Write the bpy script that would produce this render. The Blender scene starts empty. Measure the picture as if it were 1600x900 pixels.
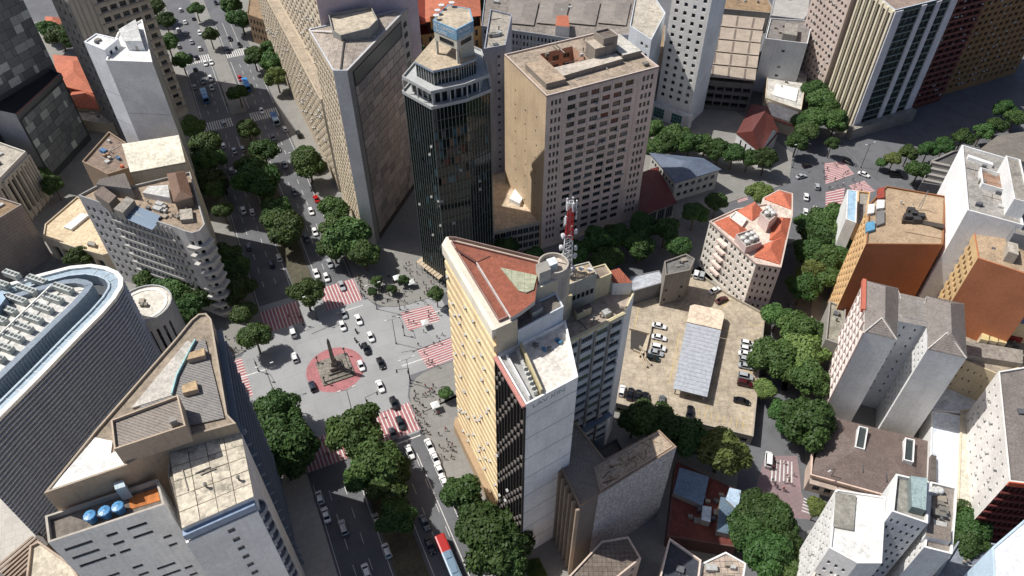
import bpy, math, random
from mathutils import Vector, noise
rnd = random.Random(7)
scene = bpy.context.scene
col = scene.collection
R = math.radians
# ---------------------------------------------------------------- camera
CAM_H, PITCH, FPX, CX, CY = 165.0, R(44.8), 1155.0, 798.0, 450.0
cd = bpy.data.cameras.new('camera'); cam = bpy.data.objects.new('camera', cd); col.objects.link(cam)
cam.location = (0, 0, CAM_H); cam.rotation_euler = (R(90) - PITCH, 0, 0)
cd.sensor_width = 36; cd.lens = 36 * FPX / 1600; cd.shift_x = (800 - CX) / 1600; cd.clip_start = 1; cd.clip_end = 3000
scene.camera = cam
# ---------------------------------------------------------------- daylight
SUN_EL, SUN_AZ = R(55), R(163)            # direction towards the sun, measured from +X
w = bpy.data.worlds.new('World'); scene.world = w; w.use_nodes = True
nt = w.node_tree; bg = nt.nodes['Background']
sky = nt.nodes.new('ShaderNodeTexSky'); sky.sky_type = 'NISHITA'; sky.sun_disc = False
sky.sun_elevation = SUN_EL; sky.sun_rotation = R(90) - SUN_AZ
sky.altitude = 850; sky.air_density = .55; sky.dust_density = 3.5; sky.ozone_density = .5
nt.links.new(sky.outputs[0], bg.inputs[0]); bg.inputs[1].default_value = 0.12
sd = bpy.data.lights.new('sun', 'SUN'); sd.energy = 5.0; sd.angle = R(0.53); sd.color = (1, .97, .92)
sun = bpy.data.objects.new('sun', sd); col.objects.link(sun)
sdir = Vector((math.cos(SUN_EL) * math.cos(SUN_AZ), math.cos(SUN_EL) * math.sin(SUN_AZ), math.sin(SUN_EL)))
sun.rotation_euler = sdir.to_track_quat('Z', 'Y').to_euler(); sun.location = sdir * 400
vs = scene.view_settings; vs.view_transform = 'Standard'; vs.look = 'None'; vs.gamma = 1; vs.exposure = 0.0
# ---------------------------------------------------------------- photo pixel -> point at height z
def W(px, py, z=0.0):
    x = (px - CX) / FPX; y = (CY - py) / FPX
    d = (x, math.cos(PITCH) + y * math.sin(PITCH), -math.sin(PITCH) + y * math.cos(PITCH))
    t = (z - CAM_H) / d[2]
    return Vector((d[0] * t, d[1] * t))
AV = Vector((-.4195, .9078)); NV = Vector((.9078, .4195))   # along / across the main avenue
def S(s, t): return NV * s + AV * t
def ST(p): return (p.dot(NV), p.dot(AV))
# ---------------------------------------------------------------- materials
def lin(c): return tuple(((v / 255) / 12.92 if v <= 10 else ((v / 255 + .055) / 1.055) ** 2.4) for v in c)
MATS = {}
def base(name):
    m = bpy.data.materials.new(name); m.use_nodes = True
    return m, m.node_tree, m.node_tree.nodes['Principled BSDF']
def nd(t, typ, **k):
    n = t.nodes.new(typ)
    for a, v in k.items(): setattr(n, a, v)
    return n
def mapped(t, scale, coord='Object'):
    tc = nd(t, 'ShaderNodeTexCoord'); mp = nd(t, 'ShaderNodeMapping'); mp.inputs['Scale'].default_value = scale
    t.links.new(tc.outputs[coord], mp.inputs[0]); return mp.outputs[0]
def noi(t, vec, scale, detail=4, rough=.6):
    n = nd(t, 'ShaderNodeTexNoise'); n.inputs['Scale'].default_value = scale; n.inputs['Detail'].default_value = detail
    n.inputs['Roughness'].default_value = rough; t.links.new(vec, n.inputs['Vector']); return n.outputs['Fac']
def ramp(t, fac, a, b, ca=(0, 0, 0, 1), cb=(1, 1, 1, 1)):
    r = nd(t, 'ShaderNodeValToRGB'); r.color_ramp.elements[0].position = a; r.color_ramp.elements[1].position = b
    r.color_ramp.elements[0].color = ca; r.color_ramp.elements[1].color = cb; t.links.new(fac, r.inputs[0]); return r.outputs[0]
def mixc(t, fac, a, b, mode='MIX'):
    m = nd(t, 'ShaderNodeMix', data_type='RGBA', blend_type=mode)
    for k, v in ((0, fac), (6, a), (7, b)):
        if isinstance(v, (int, float)): m.inputs[k].default_value = v
        elif isinstance(v, tuple): m.inputs[k].default_value = v
        else: t.links.new(v, m.inputs[k])
    return m.outputs[2]
def c4(c, k=1.0): return tuple(min(1, v * k) for v in c) + (1,)
def bump(t, p, h, strength=.3, dist=.1):
    b = nd(t, 'ShaderNodeBump'); b.inputs['Strength'].default_value = strength; b.inputs['Distance'].default_value = dist
    t.links.new(h, b.inputs['Height']); t.links.new(b.outputs[0], p.inputs['Normal'])
def plaster(rgb, grime=.35, rough=.85):
    """painted wall: blotches, rain streaks and fine relief"""
    key = ('pl', rgb, grime)
    if key in MATS: return MATS[key]
    m, t, p = base('plaster_%d_%d_%d' % rgb); c = lin(rgb)
    v = mapped(t, (1, 1, 1)); vs_ = mapped(t, (1.1, 1.1, .055))
    big = ramp(t, noi(t, v, .12, 5), .42, .58)
    st = ramp(t, noi(t, vs_, 1.0, 6, .7), .5, .66)
    f = ramp(t, noi(t, v, 1.6, 5, .7), .38, .62)
    x = mixc(t, big, c4(c, 1.06), c4(c, .86))
    x = mixc(t, mixc(t, st, (0, 0, 0, 1), (grime,) * 3 + (1,)), x, c4((c[0] * .5, c[1] * .47, c[2] * .43)))
    x = mixc(t, .3, x, mixc(t, f, c4(c, .72), c4(c, 1.2)))
    t.links.new(x, p.inputs['Base Color']); p.inputs['Roughness'].default_value = rough
    bump(t, p, f, .25, .04); MATS[key] = m; return m
def slabroof(rgb, dirt=.6, joint=0.0, rough=.9, dark=(52, 48, 44), scl=1.0):
    """weathered flat roof: blotched membrane or concrete with dirt pools, optional panel joints"""
    key = ('sr', rgb, dirt, joint, dark, scl)
    if key in MATS: return MATS[key]
    m, t, p = base('roof_%d_%d_%d' % rgb); c = lin(rgb); dk = lin(dark)
    v = mapped(t, (scl, scl, scl))
    a = ramp(t, noi(t, v, .16, 6, .68), .43, .57); b = ramp(t, noi(t, v, 1.1, 7, .75), .4, .6); s = ramp(t, noi(t, v, .38, 8, .8), .5, .585)
    x = mixc(t, a, c4(c, 1.08), c4(c, .72))
    x = mixc(t, mixc(t, s, (0, 0, 0, 1), (dirt,) * 3 + (1,)), x, c4(dk))
    x = mixc(t, .45, x, mixc(t, b, c4(c, .5), c4(c, 1.3)))
    if joint:
        br = nd(t, 'ShaderNodeTexBrick'); br.offset = 0; t.links.new(mapped(t, (1, 1, 1)), br.inputs['Vector'])
        br.inputs['Scale'].default_value = 1; br.inputs['Brick Width'].default_value = joint; br.inputs['Row Height'].default_value = joint
        br.inputs['Mortar Size'].default_value = .05
        x = mixc(t, mixc(t, br.outputs['Fac'], (0, 0, 0, 1), (.75,) * 3 + (1,)), x, c4(dk))
    t.links.new(x, p.inputs['Base Color']); p.inputs['Roughness'].default_value = rough
    bump(t, p, b, .5, .06); MATS[key] = m; return m
def corrug(rgb, ang, pitch=.35, dirt=.45, rough=.6, metal=0.0):
    """corrugated sheet or tile courses running along ang (radians)"""
    key = ('co', rgb, round(ang, 2), pitch, dirt)
    if key in MATS: return MATS[key]
    m, t, p = base('sheet_%d_%d_%d' % rgb); c = lin(rgb)
    tc = nd(t, 'ShaderNodeTexCoord'); mp = nd(t, 'ShaderNodeMapping'); mp.inputs['Rotation'].default_value = (0, 0, -ang)
    t.links.new(tc.outputs['Object'], mp.inputs[0]); v = mp.outputs[0]
    wv = nd(t, 'ShaderNodeTexWave', bands_direction='X'); wv.inputs['Scale'].default_value = .3142 / pitch; t.links.new(v, wv.inputs['Vector'])
    a = ramp(t, noi(t, v, .25, 6, .7), .43, .57); b = ramp(t, noi(t, v, 2.2, 6, .75), .4, .6)
    mp2 = nd(t, 'ShaderNodeMapping'); mp2.inputs['Scale'].default_value = (1.2, .12, 1); t.links.new(v, mp2.inputs[0])
    s = ramp(t, noi(t, mp2.outputs[0], 1.0, 6, .7), .5, .62)
    x = mixc(t, a, c4(c, 1.1), c4(c, .78))
    x = mixc(t, mixc(t, s, (0, 0, 0, 1), (dirt,) * 3 + (1,)), x, c4(c, .42))
    x = mixc(t, .5, x, mixc(t, b, c4(c, .55), c4(c, 1.3)))
    t.links.new(x, p.inputs['Base Color']); p.inputs['Roughness'].default_value = rough; p.inputs['Metallic'].default_value = metal
    bump(t, p, wv.outputs['Fac'], .8, .08); MATS[key] = m; return m
def plain(rgb, rough=.6, metal=0.0, name=None, var=.12):
    key = ('p', rgb, rough, metal)
    if key in MATS: return MATS[key]
    m, t, p = base(name or 'paint_%d_%d_%d' % rgb); c = lin(rgb)
    x = mixc(t, ramp(t, noi(t, mapped(t, (1, 1, 1)), 1.3, 4), .4, .6), c4(c, 1 - var), c4(c, 1 + var))
    t.links.new(x, p.inputs['Base Color']); p.inputs['Roughness'].default_value = rough; p.inputs['Metallic'].default_value = metal
    MATS[key] = m; return m
def glassm(rgb, rough=.08, spec=.5):
    key = ('g', rgb, rough)
    if key in MATS: return MATS[key]
    m, t, p = base('glass_%d_%d_%d' % rgb); c = lin(rgb)
    x = mixc(t, noi(t, mapped(t, (1, 1, 1)), .6, 3), c4(c, .7), c4(c, 1.4))
    t.links.new(x, p.inputs['Base Color']); p.inputs['Roughness'].default_value = rough; p.inputs['Specular IOR Level'].default_value = spec
    MATS[key] = m; return m
G_DARK, G_BLUE, G_MID, G_PALE = glassm((22, 27, 31)), glassm((42, 54, 62)), glassm((72, 78, 80), .2), glassm((140, 140, 132), .35)
GL = [G_DARK] * 6 + [G_BLUE] * 3 + [G_MID] * 2 + [G_PALE]
FRAME_W, FRAME_D, FRAME_G = plain((178, 176, 170)), plain((48, 48, 48)), plain((120, 120, 118))
AC_M = plain((176, 176, 172), .5)
# ---------------------------------------------------------------- mesh building
ORG = {}
class MB:
    def __init__(s): s.v = []; s.f = []; s.m = []
    def face(s, pts, m=0):
        n = len(s.v); s.v += [tuple(p) for p in pts]; s.f.append(tuple(range(n, n + len(pts)))); s.m.append(m)
    def prism(s, poly, z0, z1, m=0, mt=None, bottom=False, sides=True):
        n = len(poly)
        if sides:
            for i in range(n):
                a, b = poly[i], poly[(i + 1) % n]
                s.face([(a[0], a[1], z0), (b[0], b[1], z0), (b[0], b[1], z1), (a[0], a[1], z1)], m)
        s.face([(p[0], p[1], z1) for p in poly], m if mt is None else mt)
        if bottom: s.face([(p[0], p[1], z0) for p in reversed(poly)], m)
    def box(s, c, sx, sy, sz, ang=0, m=0, mt=None):
        ca, sa = math.cos(ang), math.sin(ang)
        q = [(c[0] + x * ca - y * sa, c[1] + x * sa + y * ca) for x, y in ((-sx / 2, -sy / 2), (sx / 2, -sy / 2), (sx / 2, sy / 2), (-sx / 2, sy / 2))]
        s.prism(q, c[2], c[2] + sz, m, mt, True)
    def tube(s, a, b, r0, r1=None, n=6, m=0, cap=True):
        a, b = Vector(a), Vector(b); r1 = r0 if r1 is None else r1
        d = (b - a).normalized(); u = d.orthogonal().normalized(); w_ = d.cross(u)
        A = [a + (u * math.cos(6.2832 * i / n) + w_ * math.sin(6.2832 * i / n)) * r0 for i in range(n)]
        B = [b + (u * math.cos(6.2832 * i / n) + w_ * math.sin(6.2832 * i / n)) * r1 for i in range(n)]
        for i in range(n): j = (i + 1) % n; s.face([A[i], A[j], B[j], B[i]], m)
        if cap: s.face(B, m); s.face(A[::-1], m)
    def lathe(s, prof, c, n=12, m=0):
        rings = [[(c[0] + r * math.cos(6.2832 * i / n), c[1] + r * math.sin(6.2832 * i / n), c[2] + z) for i in range(n)] for r, z in prof]
        for k in range(len(rings) - 1):
            for i in range(n): j = (i + 1) % n; s.face([rings[k][i], rings[k][j], rings[k + 1][j], rings[k + 1][i]], m)
        s.face(rings[-1], m); s.face(rings[0][::-1], m)
    def mesh(s, name, mats, org=(0, 0, 0), smooth=False):
        me = bpy.data.meshes.new(name)
        me.from_pydata([(x - org[0], y - org[1], z - org[2]) for x, y, z in s.v], [], s.f)
        for mm in mats: me.materials.append(mm)
        if any(s.m): me.polygons.foreach_set('material_index', s.m)
        if smooth: me.polygons.foreach_set('use_smooth', [True] * len(s.f))
        return me
    def build(s, name, mats, parent=None, org=None, smooth=False):
        if not isinstance(mats, (list, tuple)): mats = [mats]
        if parent is not None: org = ORG[parent.name]
        elif org is None:
            xs = [p[0] for p in s.v]; ys = [p[1] for p in s.v]; zs = [p[2] for p in s.v]
            org = ((min(xs) + max(xs)) / 2, (min(ys) + max(ys)) / 2, min(zs))
        o = bpy.data.objects.new(name, s.mesh(name, mats, org, smooth)); col.objects.link(o)
        if parent is not None: o.parent = parent
        else: o.location = org
        ORG[o.name] = org; return o
def inst(name, me, parent, loc, rz=0, mat=None):
    """an object that shares mesh data; loc in world space"""
    o = bpy.data.objects.new(name, me); col.objects.link(o)
    g = ORG[parent.name] if parent is not None else (0, 0, 0)
    o.parent = parent; o.location = (loc[0] - g[0], loc[1] - g[1], loc[2] - g[2]); o.rotation_euler = (0, 0, rz)
    if mat is not None: o.material_slots[0].link = 'OBJECT'; o.material_slots[0].material = mat
    ORG[o.name] = tuple(loc); return o
def tag(o, label=None, cat=None, group=None, kind=None):
    if label: o['label'] = label
    if cat: o['category'] = cat
    if group: o['group'] = group
    if kind: o['kind'] = kind
    return o
def empty(name, loc, rz=0):
    o = bpy.data.objects.new(name, None); col.objects.link(o); o.location = loc; o.rotation_euler = (0, 0, rz)
    o.empty_display_size = .5; ORG[o.name] = tuple(loc); return o
CACHE = {}
def boxmesh(sx, sy, sz, mat, mt=None, name='box'):
    """box centred in x and y, standing on z = 0"""
    key = ('b', round(sx, 2), round(sy, 2), round(sz, 2), mat.name, mt and mt.name)
    if key not in CACHE:
        mb = MB(); mb.box((0, 0, 0), sx, sy, sz, 0, 0, 1 if mt else None); CACHE[key] = mb.mesh(name, [mat] + ([mt] if mt else []))
    return CACHE[key]
def winmesh(w_, h, nx, ny, fr):
    """window: glass pane with raised frame and glazing bars; x along wall, -y outwards, z up from sill"""
    key = ('w', round(w_, 2), round(h, 2), nx, ny, fr.name)
    if key not in CACHE:
        mb = MB(); x0, x1 = -w_ / 2, w_ / 2
        mb.face([(x0, 0, 0), (x1, 0, 0), (x1, 0, h), (x0, 0, h)], 0)
        b = min(.09, w_ * .08); d = -.05
        def bar(a0, a1, c0, c1):
            mb.face([(a0, d, c0), (a1, d, c0), (a1, d, c1), (a0, d, c1)], 1)
            mb.face([(a0, d, c1), (a1, d, c1), (a1, 0, c1), (a0, 0, c1)], 1); mb.face([(a0, 0, c0), (a0, d, c0), (a0, d, c1), (a0, 0, c1)], 1); mb.face([(a1, d, c0), (a1, 0, c0), (a1, 0, c1), (a1, d, c1)], 1)
        for i in range(nx + 1):
            xx = x0 + (w_ - b) * i / nx; bar(xx, xx + b, 0, h)
        for j in range(ny + 1):
            zz = (h - b) * j / ny; bar(x0 + b, x1 - b, zz, zz + b)
        CACHE[key] = mb.mesh('window', [G_DARK, fr])
    return CACHE[key]
def inset(poly, d):
    n = len(poly); out = []
    for i in range(n):
        p0, p1, p2 = Vector(poly[i - 1]), Vector(poly[i]), Vector(poly[(i + 1) % n])
        e0 = (p1 - p0).normalized(); e1 = (p2 - p1).normalized()
        n0 = Vector((-e0.y, e0.x)); n1 = Vector((-e1.y, e1.x)); b = (n0 + n1)
        k = b.dot(n1); out.append(p1 + b * (d / max(k, .25)))
    return out
def ccw(poly):
    poly = [Vector(p) for p in poly]
    a = sum(poly[i].x * poly[(i + 1) % len(poly)].y - poly[(i + 1) % len(poly)].x * poly[i].y for i in range(len(poly)))
    return poly if a > 0 else poly[::-1]
def ev(n, a=0.0, b=1.0, f=.6):
    """n even openings between a and b, each f of its bay"""
    k = (b - a) / n; return [(a + k * (i + .5 - f / 2), a + k * (i + .5 + f / 2)) for i in range(n)]
def rows(n, z0, z1, f=.5): k = (z1 - z0) / n; return [(z0 + k * (i + .5 - f / 2), z0 + k * (i + .5 + f / 2)) for i in range(n)]
class Bld:
    """one building: an Empty at its base with wall, roof, window ... parts. Corners run counter-clockwise."""
    def __init__(s, name, label, poly, H, wall, z0=0.0, cat='building', par=.7, group=None):
        s.poly = [Vector(p) for p in poly]; s.H = H; s.z0 = z0; s.wall = wall; s.par = par; s.done = set(); s.nw = 0; s.more = {}
        c = sum(s.poly, Vector((0, 0))) / len(poly); s.c = c
        s.o = empty(name, (c.x, c.y, z0)); tag(s.o, label, cat, group)
    def e(s, i): return s.poly[i % len(s.poly)], s.poly[(i + 1) % len(s.poly)]
    def fr(s, i):
        a, b = s.e(i); d = (b - a); L = d.length; d.normalize(); return a, d, Vector((d.y, -d.x)), L, math.atan2(d.y, d.x)
    def at(s, i, u, out=0.0):
        a, d, n, L, g = s.fr(i); return a + d * (u * L) + n * out
    def quad(s, i, u0, u1, z0, z1, out, mat, name):
        p, q = s.at(i, u0, out), s.at(i, u1, out); mb = MB(); mb.face([(p.x, p.y, z0), (q.x, q.y, z0), (q.x, q.y, z1), (p.x, p.y, z1)]); return mb.build(name, mat, s.o)
    def fac(s, i, cols, rws, mat=None, z0=None, z1=None, depth=.3, nx=2, ny=1, fr=None, gl=GL, skip=0.0, name='window', back=None):
        """wall along edge i with real openings (cols in 0..1 of the edge, rws in metres) and a window set back in each"""
        a, d, n, L, g = s.fr(i); z0 = s.z0 if z0 is None else z0; z1 = s.H if z1 is None else z1; s.done.add(i % len(s.poly)); mat = mat or s.wall
        mb = MB(); fr = fr or FRAME_G
        def P(u, z, o=0.0): q = a + d * u + n * o; return (q.x, q.y, z)
        def Q(u0, u1, c0, c1): mb.face([P(u0, c0), P(u1, c0), P(u1, c1), P(u0, c1)])
        cc = [(u0 * L, u1 * L) for u0, u1 in cols]; zz = z0
        for r0, r1 in sorted(rws):
            if r0 > zz + .01: Q(0, L, zz, r0)
            u = 0.0
            for u0, u1 in cc:
                if skip and rnd.random() < skip: Q(u, u1, r0, r1); u = u1; continue
                Q(u, u0, r0, r1); u = u1
                mb.face([P(u0, r0), P(u0, r0, -depth), P(u0, r1, -depth), P(u0, r1)]); mb.face([P(u1, r0, -depth), P(u1, r0), P(u1, r1), P(u1, r1, -depth)])
                mb.face([P(u0, r0), P(u1, r0), P(u1, r0, -depth), P(u0, r0, -depth)]); mb.face([P(u0, r1, -depth), P(u1, r1, -depth), P(u1, r1), P(u0, r1)])
                wm = winmesh(u1 - u0, r1 - r0, nx, ny, fr); loc = P((u0 + u1) / 2, r0, -depth)
                if s.nw < 300: inst(name, wm, s.o, loc, g, rnd.choice(gl)); s.nw += 1
                else: s.more.setdefault(wm.name, []).append((loc, g, wm))
            if u < L: Q(u, L, r0, r1)
            zz = r1
        Q(0, L, zz, z1); return mb.build('wall', mat, s.o)
    def skin(s, i, mat, z0=None, z1=None, name='wall'):
        s.done.add(i % len(s.poly)); return s.quad(i, 0, 1, s.z0 if z0 is None else z0, s.H if z1 is None else z1, 0, mat, name)
    def fins(s, i, us, z0, z1, out, w_, mat, name='fin', off=0.0):
        a, d, n, L, g = s.fr(i); me = boxmesh(w_, out, z1 - z0, mat)
        for u in us: p = s.at(i, u, out / 2 + off); inst(name, me, s.o, (p.x, p.y, z0), g)
    def ledges(s, i, zs, out, th, mat, u0=0.0, u1=1.0, name='ledge', off=0.0):
        a, d, n, L, g = s.fr(i); me = boxmesh(L * (u1 - u0), out, th, mat); p = s.at(i, (u0 + u1) / 2, out / 2 + off)
        for z in zs: inst(name, me, s.o, (p.x, p.y, z), g)
    def acs(s, i, n, z0, z1, u0=.05, u1=.95, fl=3.0, out=0.0, mat=None):
        a, d, nn, L, g = s.fr(i); me = boxmesh(.75, .45, .5, mat or AC_M)
        for k in range(n):
            p = s.at(i, rnd.uniform(u0, u1), .27 + out); inst('air_conditioner', me, s.o, (p.x, p.y, z0 + fl * rnd.randrange(max(1, int((z1 - z0) / fl))) + rnd.uniform(.3, .8)), g)
    def roof(s, mat, parmat=None, t=.35):
        """flat roof sunk behind a parapet, plus any wall not built yet"""
        mb = MB(); n = len(s.poly)
        for i in range(n):
            if i not in s.done: s.skin(i, s.wall)
        P = s.poly; Q = inset(P, t); zr = s.H - s.par
        for i in range(n):
            j = (i + 1) % n; z = s.H
            mb.face([(P[i].x, P[i].y, z), (P[j].x, P[j].y, z), (Q[j].x, Q[j].y, z), (Q[i].x, Q[i].y, z)])
            mb.face([(Q[i].x, Q[i].y, z), (Q[j].x, Q[j].y, z), (Q[j].x, Q[j].y, zr), (Q[i].x, Q[i].y, zr)])
        if s.par > .01: mb.build('parapet', parmat or s.wall, s.o)
        m2 = MB(); m2.face([(q.x, q.y, zr) for q in (Q if s.par > .01 else P)]); s.rf = m2.build('roof', mat, s.o); s.finish(); return s
    def finish(s):
        for i in range(len(s.poly)):
            if i not in s.done: s.skin(i, s.wall)
        k = 0
        if s.more:
            mb = MB(); mats = []
            for lst in s.more.values():
                for loc, g, wm in lst:
                    for mm in wm.materials:
                        if mm not in mats: mats.append(mm)
                    ca, sa = math.cos(g), math.sin(g); gi = mats.index(wm.materials[0]); fi = mats.index(wm.materials[1])
                    for pl in wm.polygons:
                        mb.face([(loc[0] + wm.vertices[v].co.x * ca - wm.vertices[v].co.y * sa, loc[1] + wm.vertices[v].co.x * sa + wm.vertices[v].co.y * ca, loc[2] + wm.vertices[v].co.z) for v in pl.vertices], fi if pl.material_index else gi)
            o = mb.build('window_rows', mats, s.o); tag(o, kind='stuff'); s.more = {}
        return s
    def blk(s, name, poly, z0, z1, mat, mt=None, par=0.0):
        """solid volume on the roof"""
        mb = MB(); poly = ccw(poly)
        if par:
            Q = inset(poly, .25); mb.prism(poly, z0, z1, 0, None, False); mb.f.pop(); mb.m.pop()
            for i in range(len(poly)):
                j = (i + 1) % len(poly); a, b, c, d = poly[i], poly[j], Q[j], Q[i]
                mb.face([(a.x, a.y, z1), (b.x, b.y, z1), (c.x, c.y, z1), (d.x, d.y, z1)]); mb.face([(d.x, d.y, z1), (c.x, c.y, z1), (c.x, c.y, z1 - par), (d.x, d.y, z1 - par)])
            mb.face([(q.x, q.y, z1 - par) for q in Q], 1 if mt else 0)
        else: mb.prism(poly, z0, z1, 0, 1 if mt else None)
        return mb.build(name, [mat] + ([mt] if mt else []), s.o)
    def hip(s, poly, z, h, mat, over=.4, ridge=.5, th=.25, name='roof', flip=False):
        """hipped roof on a quadrilateral; the ridge runs along the longer side"""
        p = ccw(poly); p = inset(p, -over)
        l0 = (p[1] - p[0]).length + (p[3] - p[2]).length; l1 = (p[2] - p[1]).length + (p[0] - p[3]).length
        if (l1 > l0) != flip: p = p[1:] + p[:1]
        m0, m1 = (p[0] + p[3]) / 2, (p[1] + p[2]) / 2; k = ridge * (p[3] - p[0]).length / max((m1 - m0).length, .1); k = min(k, .48)
        r0, r1 = m0.lerp(m1, k), m0.lerp(m1, 1 - k); mb = MB()
        q = [(v.x, v.y, z) for v in p]; A, B = (r0.x, r0.y, z + h), (r1.x, r1.y, z + h)
        mb.face([q[0], q[1], B, A]); mb.face([q[1], q[2], B]); mb.face([q[2], q[3], A, B]); mb.face([q[3], q[0], A])
        for i in range(4): a, b = q[i], q[(i + 1) % 4]; mb.face([(a[0], a[1], z - th), (b[0], b[1], z - th), b, a])
        return mb.build(name, mat, s.o)
    def clut(s, n, poly=None, z=None, kinds='bxpv', mats=None):
        """small roof gear: condensers, hatches, pipes, vents"""
        poly = inset(poly or s.poly, 1.2); z = s.H - s.par if z is None else z; k = len(poly)
        mats = mats or [AC_M, plain((120, 116, 108)), plain((150, 140, 125)), plain((90, 92, 95))]
        for _ in range(n):
            wts = [rnd.random() ** 1.5 for _ in range(k)]; t = sum(wts); p = sum((poly[i] * (wts[i] / t) for i in range(k)), Vector((0, 0)))
            g = s.fr(0)[4]; kd = rnd.choice(kinds); m = rnd.choice(mats)
            if kd == 'b': inst('condenser', boxmesh(1.1, .8, .9, m), s.o, (p.x, p.y, z), g)
            elif kd == 'x': inst('roof_hatch', boxmesh(rnd.choice((1.6, 2.4)), 1.4, rnd.choice((.6, 1.1)), m), s.o, (p.x, p.y, z), g)
            elif kd == 'p':
                L = rnd.choice((2.5, 4.5)); inst('pipe', boxmesh(L, .16, .18, m), s.o, (p.x, p.y, z), g + rnd.choice((0, 1.5708)))
            else:
                key = ('v', m.name)
                if key not in CACHE: mb = MB(); mb.lathe([(.18, 0), (.18, .9), (.32, .95), (.32, 1.15), (.1, 1.25)], (0, 0, 0), 8); CACHE[key] = mb.mesh('vent', [m])
                inst('vent', CACHE[key], s.o, (p.x, p.y, z))
def PX(z, *pts): return [W(x, y, z) for x, y in pts]
def rect(c, ang, w_, d): a = R(ang); u = Vector((math.cos(a), math.sin(a))); v = Vector((-u.y, u.x)); c = Vector(c); return [c, c + u * w_, c + u * w_ + v * d, c + v * d]
# ================================================================ GROUND, ROADS, PAVEMENTS
def asphalt(name, rgb, scl=1.0, joint=0.0, streak=True):
    m, t, p = base(name); c = lin(rgb); v = mapped(t, (scl,) * 3)
    a = ramp(t, noi(t, v, .05, 6, .65), .43, .57); b = ramp(t, noi(t, v, 3.0, 5, .8), .4, .6); k = ramp(t, noi(t, v, .2, 7, .75), .52, .6)
    x = mixc(t, a, c4(c, 1.1), c4(c, .84)); x = mixc(t, mixc(t, k, (0, 0, 0, 1), (.4,) * 3 + (1,)), x, c4(c, .6))
    x = mixc(t, .3, x, mixc(t, b, c4(c, .6), c4(c, 1.35)))
    if joint:
        mp = nd(t, 'ShaderNodeMapping'); mp.inputs['Rotation'].default_value = (0, 0, -math.atan2(NV.y, NV.x))
        tc = nd(t, 'ShaderNodeTexCoord'); t.links.new(tc.outputs['Object'], mp.inputs[0])
        br = nd(t, 'ShaderNodeTexBrick'); br.offset = .3; t.links.new(mp.outputs[0], br.inputs['Vector'])
        br.inputs['Scale'].default_value = 1; br.inputs['Brick Width'].default_value = joint; br.inputs['Row Height'].default_value = joint * .8; br.inputs['Mortar Size'].default_value = .05
        br.inputs['Color1'].default_value = c4(c, 1.05); br.inputs['Color2'].default_value = c4(c, .9); br.inputs['Mortar'].default_value = c4(c, .6)
        x = mixc(t, .55, x, br.outputs['Color'])
    t.links.new(x, p.inputs['Base Color']); p.inputs['Roughness'].default_value = .88; bump(t, p, b, .3, .02); return m
M_ASPH = asphalt('asphalt', (100, 101, 104)); M_PLAZA = asphalt('worn_concrete', (150, 151, 151), 1, 7.0); M_PAVE = asphalt('paving', (134, 132, 127), 1, 2.4)
M_KERB = plain((150, 148, 142), .85); M_RED = slabroof((172, 110, 112), .5, 0, .8, (128, 104, 104), 2.0); M_WHITE = plain((200, 198, 194), .7, 0, 'road_paint'); M_YEL = plain((196, 172, 104), .7, 0, 'yellow_paint')
mb = MB(); mb.face([(-1600, -900, 0), (1600, -900, 0), (1600, 2600, 0), (-1600, 2600, 0)]); ground = mb.build('ground', M_ASPH, None, (0, 0, 0)); tag(ground, 'worn grey asphalt ground of streets and blocks', 'ground', None, 'structure')
def sheet(name, pts, z, mat, label, cat, kind='structure', parent=None):
    mb = MB(); mb.face([(p.x, p.y, z) for p in ccw(pts)]); o = mb.build(name, mat, parent)
    if parent is None: tag(o, label, cat, None, kind)
    return o
junction = sheet('plaza', [S(*q) for q in ((-5, 166), (-13, 158), (-30, 158), (-30, 141), (-13, 141), (-5, 124), (-5, 112), (26, 112), (26, 124), (29, 131), (48, 131), (48, 157), (29, 160), (26, 168), (26, 176), (-5, 176))], .004, M_PLAZA, 'pale worn concrete junction around the obelisk', 'road')
def pave(pts, label, name='pavement', mat=None, z=.13):
    p = ccw(pts); mb = MB(); mb.prism(p, 0, z, 1, 0); o = mb.build(name, [mat or M_PAVE, M_KERB]); tag(o, label, 'pavement', None, 'structure'); return o
def arc(c, r, a0, a1, n=5): return [Vector(c) + Vector((math.cos(R(a0 + (a1 - a0) * i / n)), math.sin(R(a0 + (a1 - a0) * i / n)))) * r for i in range(n + 1)]
def smooth_corner(a, b, c, n=5): return [a.lerp(b, k / n).lerp(b.lerp(c, k / n), k / n) for k in range(n + 1)]
ur = [S(26, 420)] + smooth_corner(S(26, 173), S(26, 158), S(38, 157.5)) + [S(186, 157.5), S(200, 172), S(195, 300)]
pave(ur, 'grey paved pavement block under the glass tower and triangular tower')
NS = Vector((66, 103)); ND = Vector((.31, .951)); NN = Vector((.951, -.31))
lr = [S(26, -60)] + [S(26, 117)] + smooth_corner(S(26, 121), S(27, 131), S(37, 130.5)) + [S(168, 130.5), NS + ND * 92 - NN * 8, NS + ND * 30 - NN * 7, NS - ND * 60 - NN * 7]
pave(lr, 'grey paved pavement block under the yellow tower and parking deck')
pave([S(-5, 420)] + smooth_corner(S(-5, 172), S(-5, 160), S(-16, 158.5)) + [S(-260, 158.5), S(-260, 420)], 'shaded pavement block under the solar panel building')
pave([S(-5, -160)] + smooth_corner(S(-5, 118), S(-6, 131), S(-14, 136)) + [S(-22, 142), S(-260, 142), S(-260, -160)], 'pavement block under the long brown roofed corner building', 'pavement', asphalt('pale_bounce_paving', (182, 177, 168), 1, 2.4))  # lightened and extended out of view to bounce light onto nearby walls
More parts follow.
